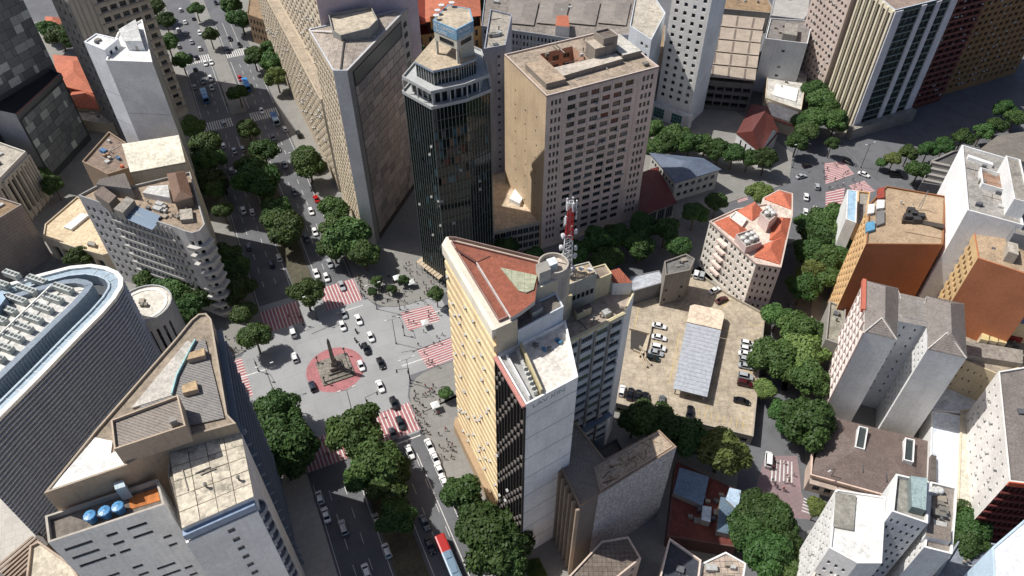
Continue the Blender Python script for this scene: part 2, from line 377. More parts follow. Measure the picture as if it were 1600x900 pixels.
pave([NS + ND * 98 + NN * 9, NS + ND * 20 + NN * 8, NS + ND * 3 + NN * 9, NS - ND * 2 + NN * 14, NS - ND * 4 + NN * 60, NS + ND * 100 + NN * 120], 'pavement block under the orange towers and grey twin tower')
pave([NS - ND * 14 + NN * 14, NS - ND * 18 + NN * 8, NS - ND * 60 + NN * 8, NS - ND * 60 + NN * 90, NS - ND * 12 + NN * 80], 'pavement block under the white stepped apartment buildings')
pave([S(214, 135), S(240, 120), S(330, 160), S(330, 260), S(222, 172)], 'shade-darkened pavement block under the tall strip towers', 'pavement', M_ASPH)  # dark asphalt puts the towers' shade into the colour of light paving
M_PLANT = slabroof((92, 88, 72), .5, 0, .95, (60, 66, 44))
def isle(pts, label, mat=None): return pave(pts, label, 'traffic_island', mat, .15)
isle(arc(S(10.5, 177), 3.2, 205, 385, 8) + [S(13.8, 280), S(7.2, 280)], 'tree planted median of the upper avenue', M_PLANT); isle([S(7.2, 292), S(13.8, 292), S(13.8, 420), S(7.2, 420)], 'far median of the upper avenue')
isle([S(7, -60), S(14, -60), S(14, 111)] + arc(S(10.5, 111), 3.4, 25, 205, 8), 'tree planted median of the lower avenue', M_PLANT)
isle([S(29.6, 140), S(30.4, 147), S(48, 147), S(48, 139.4), S(34, 139)], 'flat concrete refuge between the two right hand crossings', M_PLAZA)
isle([S(7.6, 158), S(18, 159.5), S(16, 163.8), S(8, 164)], 'concrete refuge below the median with a tree', M_PLAZA)
# ---- crossings: red paint with white bars, each bar its own piece
def crossing(pts, n, label, along=0, bar=.31, red=True, z=.008):
    """pts: 4 corners; bars run from side 0-3 to side 1-2 (along=0) or across"""
    if along: pts = pts[1:] + pts[:1]
    p = ccw(pts) if False else pts
    if red:
        o = sheet('crosswalk', p, z, M_RED, label, 'crosswalk')
    else:
        c = sum(p, Vector((0, 0))) / 4; o = empty('crosswalk', (c.x, c.y, 0)); tag(o, label, 'crosswalk', None, 'structure')
    for i in range(n):
        k0, k1 = (i + .5 - bar / 2) / n, (i + .5 + bar / 2) / n
        a, b, c, d = p[0].lerp(p[3], k0), p[1].lerp(p[2], k0), p[1].lerp(p[2], k1), p[0].lerp(p[3], k1)
        mb = MB(); mb.face([(q.x, q.y, z + .004) for q in ccw([a, b, c, d])]); mb.build('stripe', M_WHITE, o)
    return o
def cs(s0, s1, t0, t1): return [S(s0, t0), S(s0, t1), S(s1, t1), S(s1, t0)]
crossing(cs(14.4, 25.6, 165.5, 176), 11, 'red and white crosswalk on the upper right carriageway below the big trees')
crossing(cs(-4.8, 6.8, 164, 173.5), 11, 'shaded red crosswalk on the upper left carriageway')
crossing(cs(14.6, 25.7, 112.6, 122.2), 11, 'red crosswalk below the obelisk with two dark cars on it')
crossing(cs(-4.8, 6.3, 112, 121.5), 11, 'red crosswalk half hidden in shadow of lower left trees')
crossing([S(34.3, 146.6), S(44.5, 145.7), S(44.2, 154.4), S(34.3, 155.2)], 9, 'red and white crosswalk at the upper right of the plaza')
crossing([S(34.6, 131), S(45, 131.4), S(45, 139.3), S(34, 139)], 9, 'red and white crosswalk running under the yellow tower')
crossing([S(-17, 142.5), S(-12.5, 142.5), S(-13, 157.5), S(-17, 157.5)], 14, 'narrow red crosswalk beside the corner building left of the plaza')
crossing(cs(-5, 6.8, 283, 290), 13, 'white crosswalk in shadow across the far left carriageway', 0, .5, False)
crossing(cs(14, 25.5, 283, 290), 13, 'white crosswalk in shadow across the far right carriageway', 0, .5, False)
crossing(cs(-5, 7, 343, 350), 13, 'far white crosswalk left of the median trees', 0, .5, False)
crossing(cs(14, 26, 342, 349), 13, 'far white crosswalk right of the median trees', 0, .5, False)
fj = lambda *q: PX(0, *q)
crossing(fj((1288, 255), (1290, 288), (1335, 272), (1318, 252)), 11, 'large red crosswalk at the far right junction', 1)
crossing(fj((1290, 300), (1290, 329), (1316, 327), (1320, 293)), 8, 'lower red crosswalk at the far junction by the orange tower', 1)
crossing(fj((1326, 290), (1338, 303), (1368, 299), (1350, 282)), 8, 'angled red crosswalk right of the far junction', 1)
crossing(fj((1152, 306), (1153, 317), (1169, 312), (1166, 303)), 5, 'small red crosswalk behind the pink building', 1)
crossing(fj((1147, 281), (1149, 291), (1166, 290), (1165, 281)), 5, 'small white crosswalk beside the blue roofed house', 1, .5, False)
sheet('street_paving', PX(0, (1196, 712), (1178, 770), (1200, 806), (1268, 812), (1252, 768), (1246, 712)), .005, asphalt('mauve_paving', (136, 116, 118), 1, 1.5), 'mauve paved street surface at the lower right', 'street')
crossing(PX(0, (1205, 716), (1202, 752), (1240, 754), (1240, 722)), 6, 'pale striped crosswalk on the mauve street at lower right', 0, .35, False)
crossing(PX(0, (1256, 776), (1252, 800), (1270, 806), (1268, 782)), 5, 'small pale crosswalk beside the white corner apartments', 1, .35, False)
# ---- lane lines
lanes = empty('lane_markings', (S(10, 150).x, S(10, 150).y, 0)); tag(lanes, 'white lane lines painted on the avenue', 'lane markings', None, 'structure')
def line(s, t0, t1, w_=.16, z=.009, name='lane_line', q=None):
    mb = MB(); c = S(s, (t0 + t1) / 2); inst(name, boxline(w_, t1 - t0), lanes, (c.x, c.y, z), math.atan2(AV.y, AV.x) - math.pi / 2)
def boxline(w_, L, mat=None):
    key = ('ln', round(w_, 2), round(L, 2))
    if key not in CACHE: mb = MB(); mb.face([(-w_ / 2, -L / 2, 0), (w_ / 2, -L / 2, 0), (w_ / 2, L / 2, 0), (-w_ / 2, L / 2, 0)]); CACHE[key] = mb.mesh('line', [M_WHITE])
    return CACHE[key]
for s_ in (14.9, 25.2): line(s_, 177.5, 275); line(s_, 60, 108); line(s_, 294, 338)
for s_ in (-4.4, 6.4): line(s_, 175, 275); line(s_, 60, 108); line(s_, 294, 338)
for s_ in (-1.2, 2.6, 18.2, 21.6):
    for k in range(14): line(s_, 184 + k * 7, 187 + k * 7, .14, .009, 'lane_dash')
    for k in range(7): line(s_, 60 + k * 7, 63 + k * 7, .14, .009, 'lane_dash')
    for k in range(6): line(s_, 296 + k * 7, 299 + k * 7, .14, .009, 'lane_dash')
line(22.2, 66, 106, .2)
for k in range(3): line(14.5 + k * 3.6, 352, 380, .15)
g26 = math.atan2(NV.y, NV.x)
for s0, s1, t_ in ((15, 25, 163.2), (14.5, 25, 110.8)):
    c = S((s0 + s1) / 2, t_); inst('stop_line', boxline(.35, s1 - s0), lanes, (c.x, c.y, .009), g26 - math.pi / 2)
for t0, t1, s_ in ((131.6, 138.6, 31.6), (147, 155, 47), (143.5, 157, -11.2)):
    c = S(s_, (t0 + t1) / 2); inst('stop_line', boxline(.4, t1 - t0), lanes, (c.x, c.y, .009), g26 + math.pi / 2)
# ---- obelisk on its stepped stone base inside a red disc
pc = W(524, 577)
mb = MB(); mb.face([(pc.x + 8.2 * math.cos(6.2832 * i / 40), pc.y + 8.2 * math.sin(6.2832 * i / 40), .009) for i in range(40)]); tag(mb.build('painted_disc', M_RED), 'red painted disc on the road around the obelisk', 'road paint', None, 'structure')
GRAN = slabroof((138, 132, 122), .5, 1.2); ob = empty('obelisk', (pc.x, pc.y, 0)); tag(ob, 'tapering stone obelisk on a stepped square base in the plaza', 'obelisk')
for w_, z0, z1 in ((9.2, 0, .35), (7.4, .35, .7), (4.6, .7, 1.3), (3.2, 1.3, 2.5)):
    mb = MB(); mb.box((pc.x, pc.y, z0), w_, w_, z1 - z0, g26); mb.build('plinth', GRAN, ob)
mb = MB()
for r0, r1, z0, z1 in ((1.35, 1.2, 2.5, 4.2), (.85, .55, 4.2, 12.0), (.55, .05, 12.0, 13.3)):
    A = [Vector((pc.x, pc.y)) + Vector((math.cos(g26 + .7854 + i * 1.5708), math.sin(g26 + .7854 + i * 1.5708))) * r0 for i in range(4)]; B = [Vector((pc.x, pc.y)) + Vector((math.cos(g26 + .7854 + i * 1.5708), math.sin(g26 + .7854 + i * 1.5708))) * r1 for i in range(4)]
    for i in range(4): j = (i + 1) % 4; mb.face([(A[i].x, A[i].y, z0), (A[j].x, A[j].y, z0), (B[j].x, B[j].y, z1), (B[i].x, B[i].y, z1)])
    mb.face([(q.x, q.y, z1) for q in B])
mb.build('shaft', GRAN, ob)
for i in range(4):
    q = pc + Vector((math.cos(g26 + .7854 + i * 1.5708), math.sin(g26 + .7854 + i * 1.5708))) * 5.6
    mb = MB(); mb.lathe([(.45, 0), (.45, .5), (.12, .6), (.09, 2.6), (.3, 2.7), (.3, 3.1), (.05, 3.3)], (q.x, q.y, .35 if False else .0), 8); mb.build('lamp_pillar', plain((60, 58, 55)), ob)
# ================================================================ BUILDINGS
def ribbon(pts, out, th, mat, name='band'):
    """slab that follows an open outline (left to right seen from outside) and stands proud of it; base at z = 0"""
    n = len(pts); o = []
    for i in range(n):
        a = (pts[i] - pts[i - 1]).normalized() if i else None; b = (pts[i + 1] - pts[i]).normalized() if i < n - 1 else None
        d = (a + b).normalized() if a and b else (a or b); o.append(pts[i] + Vector((d.y, -d.x)) * out)
    mb = MB()
    for i in range(n - 1):
        p, q, P, Q = pts[i], pts[i + 1], o[i], o[i + 1]
        mb.face([(P.x, P.y, 0), (Q.x, Q.y, 0), (Q.x, Q.y, th), (P.x, P.y, th)]); mb.face([(P.x, P.y, th), (Q.x, Q.y, th), (q.x, q.y, th), (p.x, p.y, th)]); mb.face([(p.x, p.y, 0), (q.x, q.y, 0), (Q.x, Q.y, 0), (P.x, P.y, 0)])
    for k in (0, -1): p, P = pts[k], o[k]; f = [(p.x, p.y, 0), (P.x, P.y, 0), (P.x, P.y, th), (p.x, p.y, th)]; mb.face(f if k == 0 else f[::-1])
    return mb
def bands(b, pts, zs, out, th, mat, name):
    g = ORG[b.o.name]; me = ribbon(pts, out, th, mat).mesh(name, [mat], (g[0], g[1], 0))
    for z in zs: inst(name, me, b.o, (g[0], g[1], z))
def panels(b, i, nr, nc, z0, z1, u0, u1, mats, th=.1, gap=.12, out=0.0, name='panel', skip=0.0):
    a, d, n, L, g = b.fr(i); w_ = (u1 - u0) / nc * L - gap; h = (z1 - z0) / nr - gap; meshes = [boxmesh(w_, th, h, m) for m in mats]
    for r in range(nr):
        for c in range(nc):
            if skip and rnd.random() < skip: continue
            p = b.at(i, u0 + (u1 - u0) * (c + .5) / nc, th / 2 + out); inst(name, rnd.choice(meshes), b.o, (p.x, p.y, z0 + (z1 - z0) * r / nr), g)
def panels2(b, i, nr, units, z0, z1, u0, u1, mats, th=.12, gap=.12, name='panel'):
    """courses of panels of uneven length"""
    a, d, n, L, g = b.fr(i); uw = (u1 - u0) * L / units; h = (z1 - z0) / nr - gap
    for r in range(nr):
        c = 0
        while c < units:
            k = min(rnd.choice((1, 2, 2, 3, 3, 4)), units - c); p = b.at(i, u0 + (u1 - u0) * (c + k / 2) / units, th / 2); inst(name, boxmesh(k * uw - gap, th, h, rnd.choice(mats)), b.o, (p.x, p.y, z0 + (z1 - z0) * r / nr), g); c += k
def text_on(b, i, u, z, size, txt, mat, out=.03, name='lettering', stretch=1.0):
    cu = bpy.data.curves.new('t', 'FONT'); cu.body = txt; cu.size = size; cu.extrude = .01
    t = bpy.data.objects.new('t', cu); col.objects.link(t); bpy.context.view_layer.update()
    me = bpy.data.meshes.new_from_object(t.evaluated_get(bpy.context.evaluated_depsgraph_get())); bpy.data.objects.remove(t); me.materials.clear(); me.materials.append(mat)
    p = b.at(i, u, out); o = inst(name, me, b.o, (p.x, p.y, z), b.fr(i)[4]); o.rotation_euler = (R(90), 0, b.fr(i)[4]); o.scale = (stretch, 1, 1); return o
def dish(parent, p, z, r=.5, mat=None):
    key = ('dish', round(r, 1))
    if key not in CACHE: m = MB(); m.lathe([(.06, 0), (.06, .7), (r * .4, .75), (r * .8, .95), (r, 1.2)], (0, 0, 0), 10); CACHE[key] = m.mesh('dish', [plain((205, 205, 202))])
    inst('satellite_dish', CACHE[key], parent, (p.x, p.y, z))
WHITE, CREAM, GREY = plaster((222, 222, 220), .3), plaster((206, 192, 168), .35), plaster((158, 160, 163), .3)
CONC = plaster((150, 146, 138), .5); BEIGE = plaster((178, 160, 142), .45); R_GREY = slabroof((150, 145, 136)); R_LIGHT = slabroof((184, 176, 162)); R_BROWN = slabroof((150, 126, 98)); R_DARK = slabroof((98, 92, 86))
A71, A26, A116, A161 = R(71), R(26), R(116), R(161)
TERRA = corrug((184, 108, 80), A71, .3, .4, .8); TERRA2 = corrug((176, 98, 72), A161, .3, .4, .8); SHEET = corrug((150, 150, 152), A161, .5, .3, .5); SHEETB = corrug((128, 118, 108), A71, .5)
# ---------------- 1 dark panelled office, tall slab and lower wing (top left)
PG = [plain((104, 108, 112), .5), plain((118, 122, 124), .5), plain((150, 156, 156), .5), plain((178, 184, 182), .5), plain((94, 98, 102), .4), plain((114, 118, 120), .5), plain((98, 102, 106), .5), plain((106, 110, 114), .5), plain((110, 114, 116), .5)]
b = Bld('office_tower', 'tall dark grey panelled office tower at the upper left corner', PX(29, (-40, 178), (85, 103), (30, 60), (-95, 120)), 84, plain((74, 78, 84), .6))
panels2(b, 0, 18, 22, 30, 84, .0, 1, PG, .12, .14); b.roof(R_DARK)
b = Bld('office_wing', 'lower office wing with dark flat roof and grey panel facade', PX(29, (-70, 158), (24, 178), (94, 114), (10, 80)), 29, plain((58, 62, 66), .6), par=.9)
panels2(b, 1, 8, 18, 3, 26, .03, .97, PG, .15, .16); b.skin(0, plaster((168, 168, 168))); b.ledges(1, (27,), .4, 2.0, plain((88, 90, 92))); b.ledges(1, (28.9,), .45, .12, plain((150, 90, 80)), name='coping'); b.roof(slabroof((38, 40, 44), .3)); b.clut(3)
# ---------------- 2 beige tower behind
b = Bld('apartment_tower', 'beige tower with rows of balconies behind the blank white tower', PX(45, (94, 30), (127, 50), (238, 13), (205, -45)), 72, plaster((176, 170, 160), .4))
b.fac(0, ev(3, .1, .9, .4), rows(18, 4, 70, .45), nx=1); b.fac(1, ev(5, .32, .97, .72), rows(18, 4, 70, .5), depth=.9, nx=3, gl=[G_DARK, G_DARK, G_BLUE, G_MID]); b.fins(1, [.06, .12, .2, .27], 3, 72, .3, .5, CONC)
b.ledges(1, [4 + 66 / 18 * k for k in range(18)], .5, .7, plaster((158, 150, 138), .4), .3, 1, 'balcony'); b.roof(R_GREY)
# ---------------- 3 blank pale tower
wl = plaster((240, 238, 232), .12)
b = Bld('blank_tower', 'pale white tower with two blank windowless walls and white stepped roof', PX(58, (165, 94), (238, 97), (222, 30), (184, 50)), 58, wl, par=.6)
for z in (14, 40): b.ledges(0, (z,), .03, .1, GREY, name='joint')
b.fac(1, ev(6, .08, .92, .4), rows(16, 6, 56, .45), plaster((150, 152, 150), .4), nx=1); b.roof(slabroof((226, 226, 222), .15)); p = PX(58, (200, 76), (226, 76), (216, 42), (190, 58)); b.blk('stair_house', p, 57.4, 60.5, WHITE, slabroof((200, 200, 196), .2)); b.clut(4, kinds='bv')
b2 = Bld('blank_tower_core', 'narrow pale lift core joined to the left of the blank white tower', PX(60, (131, 65), (163, 78), (185, 60), (150, 52)), 60, plaster((232, 234, 236), .12), par=.4)
for z in (22, 33, 44): b2.ledges(0, (z,), .03, .12, GREY, name='joint')
b2.fac(1, ev(2, .15, .85, .5), [(57.2, 58.6)], nx=1); b2.roof(slabroof((226, 226, 222), .12)); b2.clut(2, kinds='bx')
# ---------------- 4/5 low tiled houses between the towers
b = Bld('tiled_house', 'low pink house with orange tiled hip roof beside the blank tower', PX(8, (92, 132), (150, 146), (150, 92), (84, 86)), 8, plaster((190, 128, 108)), par=0)
b.fac(0, ev(8, .04, .96, .5), rows(2, 1, 7.6, .5), nx=1); b.hip(b.poly, 8, 3, TERRA); b.finish()
b = Bld('tiled_annex', 'orange tiled annex with patched white sheets below the pink house', PX(6, (104, 165), (168, 172), (160, 136), (115, 140)), 6, CREAM, par=0); b.hip(b.poly, 6, 2.5, TERRA2); b.finish()
b = Bld('low_cream_block', 'low cream flat roofed block under the tiled annex', PX(5, (120, 186), (178, 195), (170, 168), (112, 158)), 5, CREAM); b.roof(R_LIGHT); b.clut(3)
b = Bld('corner_villa', 'small red roofed house behind the dark office tower', PX(7, (70, 42), (100, 44), (98, 28), (72, 26)), 7, CREAM, par=0); b.hip(b.poly, 7, 2.2, TERRA); b.finish()
# ---------------- 6/7 left edge blocks
b = Bld('classical_block', 'pale stone building with tall pilasters at the left edge', PX(20, (-60, 310), (0, 277), (40, 236), (-20, 215)), 20, plaster((200, 194, 184), .35), par=.9)
for i in (0, 1): b.fac(i, ev(6, .04, .96, .55), rows(1, 2, 17, .9), depth=.7, nx=2, ny=5, gl=[G_DARK]); b.fins(i, [k / 6 for k in range(7)], 0, 18, .5, .8, plaster((186, 180, 168), .3), 'pilaster')
b.ledges(1, (18,), .8, .6, plaster((186, 180, 168), .3), name='cornice'); b.roof(R_LIGHT); b.clut(6, kinds='bx')
b = Bld('brown_block', 'plain brownish grey block with blank wall at the left edge', PX(22, (-90, 395), (-8, 345), (34, 319), (-10, 305)), 22, plaster((150, 140, 134), .5)); b.roof(R_BROWN); b.clut(4)
b.ledges(1, [3 + 1.1 * k for k in range(17)], .04, .06, plain((100, 92, 88)), name='course'); b.ledges(0, [3 + 1.1 * k for k in range(17)], .04, .06, plain((100, 92, 88)), name='course')
# ---------------- 8 octagonal hall
b = Bld('octagonal_hall', 'low octagonal cream hall with flat tiled roof and arched windows', PX(9.5, (67, 370), (122, 388), (160, 398), (182, 392), (168, 320), (120, 307), (70, 350)), 9.5, plaster((196, 182, 158), .3), par=.5)
b.fac(0, ev(3, .1, .95, .7), [(1, 6.5)], depth=.8, nx=3, ny=2, gl=[G_DARK]); b.fac(1, ev(2, .1, .95, .7), [(1, 6.5)], depth=.8, nx=3, ny=2, gl=[G_DARK]); b.roof(slabroof((216, 196, 164), .12, 1.6, .9, (180, 160, 130)))
b.blk('skylight', PX(9.4, (100, 356), (112, 360), (139, 338), (129, 334)), 9, 9.9, plain((220, 220, 216))); b.blk('roof_box', PX(9.4, (137, 384), (149, 387), (150, 381), (140, 379)), 9, 10.2, CONC)
# ---------------- 9 solar panel building with curved balconies at its corner
arcp = PX(34, (276, 356), (288, 361), (300, 364), (312, 360), (320, 350))
b = Bld('corner_apartments', 'grey apartment building with solar panels and curved corner balconies', PX(34, (122, 305)) + arcp + PX(34, (310, 315), (297, 268), (205, 290), (150, 290)), 34, plaster((165, 164, 160), .4), par=.8)
gw = plaster((196, 194, 190), .4)
b.fac(0, ev(2, .02, .14, .5) + ev(2, .16, .28, .5) + ev(14, .3, .93, .62) + [(.955, .985)], rows(9, 2.5, 31.5, .52), gw, depth=.45, nx=1, gl=[G_DARK, G_DARK, G_DARK, G_MID, G_BLUE])
b.ledges(0, [2.2 + 29 / 9 * k for k in range(9)], .5, .9, plaster((180, 178, 172), .35), .3, .94, 'spandrel'); b.fins(0, [.3 + .63 * k / 14 for k in range(15)], 24.6, 33.2, .3, .25, gw)
for k in range(1, 5): b.fac(k, [(.25, .75)] if k < 4 else [], rows(9, 2.5, 31.5, .5), gw, depth=.5, nx=1, gl=[G_DARK]) if k in (2, 3) else b.skin(k, gw)
bands(b, [arcp[1], arcp[2], arcp[3], arcp[4]], [2.4 + 29 / 9 * k for k in range(9)], 1.3, 1.0, plaster((196, 194, 188), .3), 'curved_balcony')
b.fac(5, ev(5, .05, .95, .5), rows(9, 2.5, 31.5, .5), gw, nx=1); b.roof(slabroof((160, 142, 122), .7))
SOL = glassm((96, 116, 136), .5)
for r in range(3):
    for c in range(9):
        p = W(203 + c * 5.2 - r * 3.2, 325 + c * 2.2 + r * 7 - 3, 34); o = inst('solar_panel', boxmesh(1.5, 2.1, .08, SOL, None), b.o, (p.x, p.y, 33.9), R(-20)); o.rotation_euler = (R(7), 0, R(-20))
b.blk('stair_house', PX(36.5, (146, 302), (170, 318), (182, 306), (160, 290)), 33, 36.5, plaster((120, 112, 104), .6), corrug((112, 98, 88), A26)); b.blk('lift_house', PX(37, (175, 322), (190, 328), (208, 308), (196, 302)), 33, 36, CONC, R_GREY)
b.blk('shed', PX(37, (150, 288), (205, 295), (195, 270), (155, 280)), 33, 37, CONC, corrug((104, 96, 90), A26)); b.hip(PX(36.5, (272, 315), (300, 308), (288, 268), (262, 272)), 36.6, 1.4, corrug((112, 84, 66), A116), .2)
b.blk('shed', PX(36.5, (273, 316), (299, 309), (288, 271), (263, 275)), 33, 36.5, plaster((130, 118, 104), .5)); b.blk('white_roof_box', PX(35.4, (222, 300), (265, 308), (262, 288), (232, 290)), 33, 35.2, WHITE, slabroof((206, 204, 198), .3)); b.blk('tank_base', PX(35.4, (280, 340), (300, 338), (298, 322), (279, 324)), 33, 34.6, CONC, R_LIGHT); b.clut(22)
b = Bld('white_roof_annex', 'annex with bright white sloping sheet roof behind the solar panel building', PX(36, (204, 270), (290, 254), (284, 224), (196, 238)), 36, plaster((196, 182, 160), .4), par=0)
mb = MB(); q = b.poly; zz = (36.2, 36.2, 39, 39); mb.face([(p.x, p.y, z) for p, z in zip(q, zz)]); mb.face([(q[0].x, q[0].y, 35.6), (q[1].x, q[1].y, 35.6), (q[1].x, q[1].y, 36.2), (q[0].x, q[0].y, 36.2)]); mb.face([(q[1].x, q[1].y, 35.6), (q[2].x, q[2].y, 35.6), (q[2].x, q[2].y, 39), (q[1].x, q[1].y, 36.2)]); mb.face([(q[3].x, q[3].y, 35.6), (q[0].x, q[0].y, 35.6), (q[0].x, q[0].y, 36.2), (q[3].x, q[3].y, 39)]); mb.build('roof', slabroof((238, 228, 206), .08), b.o); b.finish()
b = Bld('brown_annex', 'brown annex with cluttered terrace beside the white sloping roof', PX(30, (128, 252), (168, 272), (200, 262), (196, 222), (170, 205)), 30, plaster((150, 130, 110), .5)); b.roof(slabroof((140, 122, 108))); b.clut(16, mats=[plain((190, 96, 62)), plain((70, 110, 150)), AC_M, plain((150, 120, 96))])
# ---------------- 10 long curved office with louvres
ZT = 36
out = PX(ZT, (-60, 716), (0, 650), (60, 590), (120, 528), (158, 490), (178, 467), (189, 449), (190, 437), (182, 427), (166, 420), (142, 416), (110, 419), (60, 432), (0, 450), (-70, 474))
b = Bld('curved_office', 'long blue grey office with rounded end, louvred facade and roof condensers', out, ZT, plain((108, 114, 124), .45), par=0)
LV = plain((214, 218, 222), .4); bands(b, out[:11], [1.2 + 1.28 * k for k in range(27)], .45, .14, LV, 'louvre')
b.finish(); WB = plain((232, 230, 224), .4); BLUE = plain((124, 136, 148), .35)
def ring(b, P, Q, z, mat, name, n0=0, n1=None, zb=None):
    mb = MB(); N = len(P); n1 = N if n1 is None else n1
    for i in range(n0, n1):
        j = (i + 1) % N; mb.face([(P[i].x, P[i].y, z), (P[j].x, P[j].y, z), (Q[j].x, Q[j].y, z), (Q[i].x, Q[i].y, z)])
        if zb is not None:
            for A, s in ((P, 1), (Q, -1)): f = [(A[i].x, A[i].y, zb), (A[j].x, A[j].y, zb), (A[j].x, A[j].y, z), (A[i].x, A[i].y, z)]; mb.face(f if s > 0 else f[::-1])
    return mb.build(name, mat, b.o)
I = [inset(out, d) for d in (-.5, .6, 2.6, 3.1, 6.0, 7.6)]
ring(b, I[0], I[1], ZT + .35, WB, 'white_coping', zb=ZT - .6); ring(b, I[1], I[2], ZT - .2, plain((150, 168, 180), .4), 'glass_ledge'); ring(b, I[2], I[3], ZT + .2, plain((165, 180, 190), .4), 'inner_coping', zb=ZT - 3.2)
ring(b, I[3], I[4], ZT - 3, plain((56, 62, 68)), 'gutter_floor'); ring(b, I[4], I[5], ZT + 1.6, BLUE, 'plant_screen', zb=ZT - 3)
mb = MB(); mb.face([(p.x, p.y, ZT + .4) for p in I[5]]); mb.build('roof_deck', slabroof((214, 212, 206), .2), b.o)
for i in range(3):
    for k in range(14): p = I[4][i].lerp(I[4][i + 1], k / 14); inst('column', boxmesh(.35, .35, 4.2, BLUE), b.o, (p.x, p.y, ZT - 3), A71)
for i in range(0, 10):
    a, c = I[1][i], I[1][i + 1]; L = (c - a).length
    for k in range(int(L / 2.2)):
        p = a.lerp(c, (k + .5) / max(1, int(L / 2.2))).lerp(I[2][i].lerp(I[2][i + 1], (k + .5) / max(1, int(L / 2.2))), .5); inst('glazing_bar', boxmesh(.08, 1.9, .1, WB), b.o, (p.x, p.y, ZT - .18), math.atan2((c - a).y, (c - a).x))
CO, FAN = plain((168, 174, 170), .5), plain((64, 70, 70), .6)
def cond(p, z, n, ang):
    o = inst('condenser', boxmesh(n * 1.15, 1.5, 1.5, CO), b.o, (p.x, p.y, z), ang)
    if 'fan' not in CACHE: m = MB(); m.lathe([(.42, 0), (.42, .07), (.3, .07), (.3, .03), (.06, .03), (.06, .1)], (0, 0, 0), 12, 0); CACHE['fan'] = m.mesh('fan', [FAN])
    for k in range(n):
        f = bpy.data.objects.new('fan', CACHE['fan']); col.objects.link(f); f.parent = o; f.location = ((k - (n - 1) / 2) * 1.15, 0, 1.51)
for r, (x0, y0) in enumerate(((98, 450), (82, 465), (66, 480), (50, 496), (35, 510), (20, 525), (4, 541), (-10, 556))):
    cond(W(x0, y0, 37.5), 36.5, 5, R(-22)); cond(W(x0 - 40, y0 - 13, 37.5), 36.5, 5, R(-22)); 
    if r < 3: cond(W(x0 - 80, y0 - 22, 37.5), 36.5, 4, R(-22))
q0, q1 = W(85, 452, 37), W(-12, 545, 37); inst('pipe_run', boxmesh((q1 - q0).length, .3, .3, WB), b.o, (*((q0 + q1) / 2), 38.4), math.atan2((q1 - q0).y, (q1 - q0).x))
b.blk('plant_room', PX(38, (-10, 500), (12, 470), (0, 455), (-30, 470)), 36.4, 39, plain((120, 140, 160), .4), plain((150, 175, 195), .4))
b = Bld('slatted_porch', 'low porch with wooden slats at the foot of the curved office', PX(4, (-10, 905), (62, 832), (75, 850), (10, 930)), 4, plaster((120, 104, 92)), par=0)
mb = MB(); mb.face([(p.x, p.y, 4) for p in b.poly]); mb.build('roof', plain((70, 62, 56)), b.o); b.finish()
for k in range(7): p, q = W(0 + k * 4 - 6, 895 + k * 4 - 8, 4.2), W(52 + k * 4, 838 + k * 3, 4.2); inst('slat', boxmesh((q - p).length, .5, .35, plaster((150, 132, 116))), b.o, (*((p + q) / 2), 4.02), math.atan2((q - p).y, (q - p).x))
# ---------------- 11 round annex behind the curved office
cc = W(224, 474, 20); b = Bld('round_annex', 'round ended pale annex between the curved office and the plaza trees', [cc + Vector((math.cos(6.2832 * i / 24), math.sin(6.2832 * i / 24))) * 7.4 for i in range(24)], 20, plaster((170, 172, 174), .3), par=.5)
for i in range(15, 23): b.fac(i, [(.3, .7)], [(4, 16)], nx=1, ny=4, depth=.4, gl=[G_DARK])
b.roof(slabroof((214, 208, 196), .2)); ring(b, inset(b.poly, 1.2), inset(b.poly, 1.9), 19.7, plain((226, 222, 214)), 'roof_ring', zb=19.5); b.clut(3, kinds='bx')
# ---------------- 12 long corner building with tapering brown roof
ZB = 60
tip = PX(ZB, (318, 512), (328, 508), (330, 496), (322, 489), (310, 490), (300, 497))
b = Bld('tapering_corner_building', 'tapering corner building with brown roof pointing at the plaza', PX(ZB, (68, 771), (197, 727)) + PX(57, (262, 708), (376, 677)) + PX(ZB, (355, 647), (334, 520), (330, 498), (322, 489), (310, 490), (298, 500), (275, 528), (150, 670)), ZB, plaster((176, 160, 138), .4), par=.5)
FD = plaster((70, 78, 88), .3)
b.skin(0, plaster((190, 166, 138), .3)); b.skin(1, plaster((190, 166, 138), .3)); b.fac(3, ev(6, .04, .96, .6), rows(15, 5, 56, .5), FD, depth=.5, nx=2, gl=[G_DARK, G_BLUE]); b.fac(4, ev(9, .02, .98, .6), rows(15, 5, 56, .5), FD, depth=.5, nx=2, gl=[G_DARK, G_BLUE]); bands(b, [b.poly[3], b.poly[4], b.poly[5], b.poly[6]], [5 + 51 / 15 * k for k in range(16)], 1.1, .5, plaster((120, 128, 136), .3), 'sunshade'); b.roof(slabroof((156, 142, 124), .5), plaster((168, 154, 136), .3))
mbx = lambda *q, z: PX(z, *q)
b.blk('inner_roof', mbx((182, 655), (215, 640), (296, 533), (320, 530), (350, 652), (292, 665), z=ZB), ZB - .6, ZB - .15, SHEETB, corrug((120, 116, 112), A71, .5)); b.blk('pale_roof_strip', mbx((205, 637), (268, 617), (276, 582), (302, 536), (292, 532), z=ZB), ZB - .4, ZB - .05, WHITE, slabroof((196, 190, 180), .25))
b.blk('roof_hatch', mbx((292, 562), (320, 555), (319, 543), (296, 551), z=ZB + 1), ZB - .4, ZB + 1, BEIGE, slabroof((180, 156, 122), .4)); b.blk('roof_hatch', mbx((285, 614), (309, 608), (306, 594), (284, 602), z=ZB + 1), ZB - .4, ZB + 1, BEIGE, slabroof((180, 156, 122), .4))
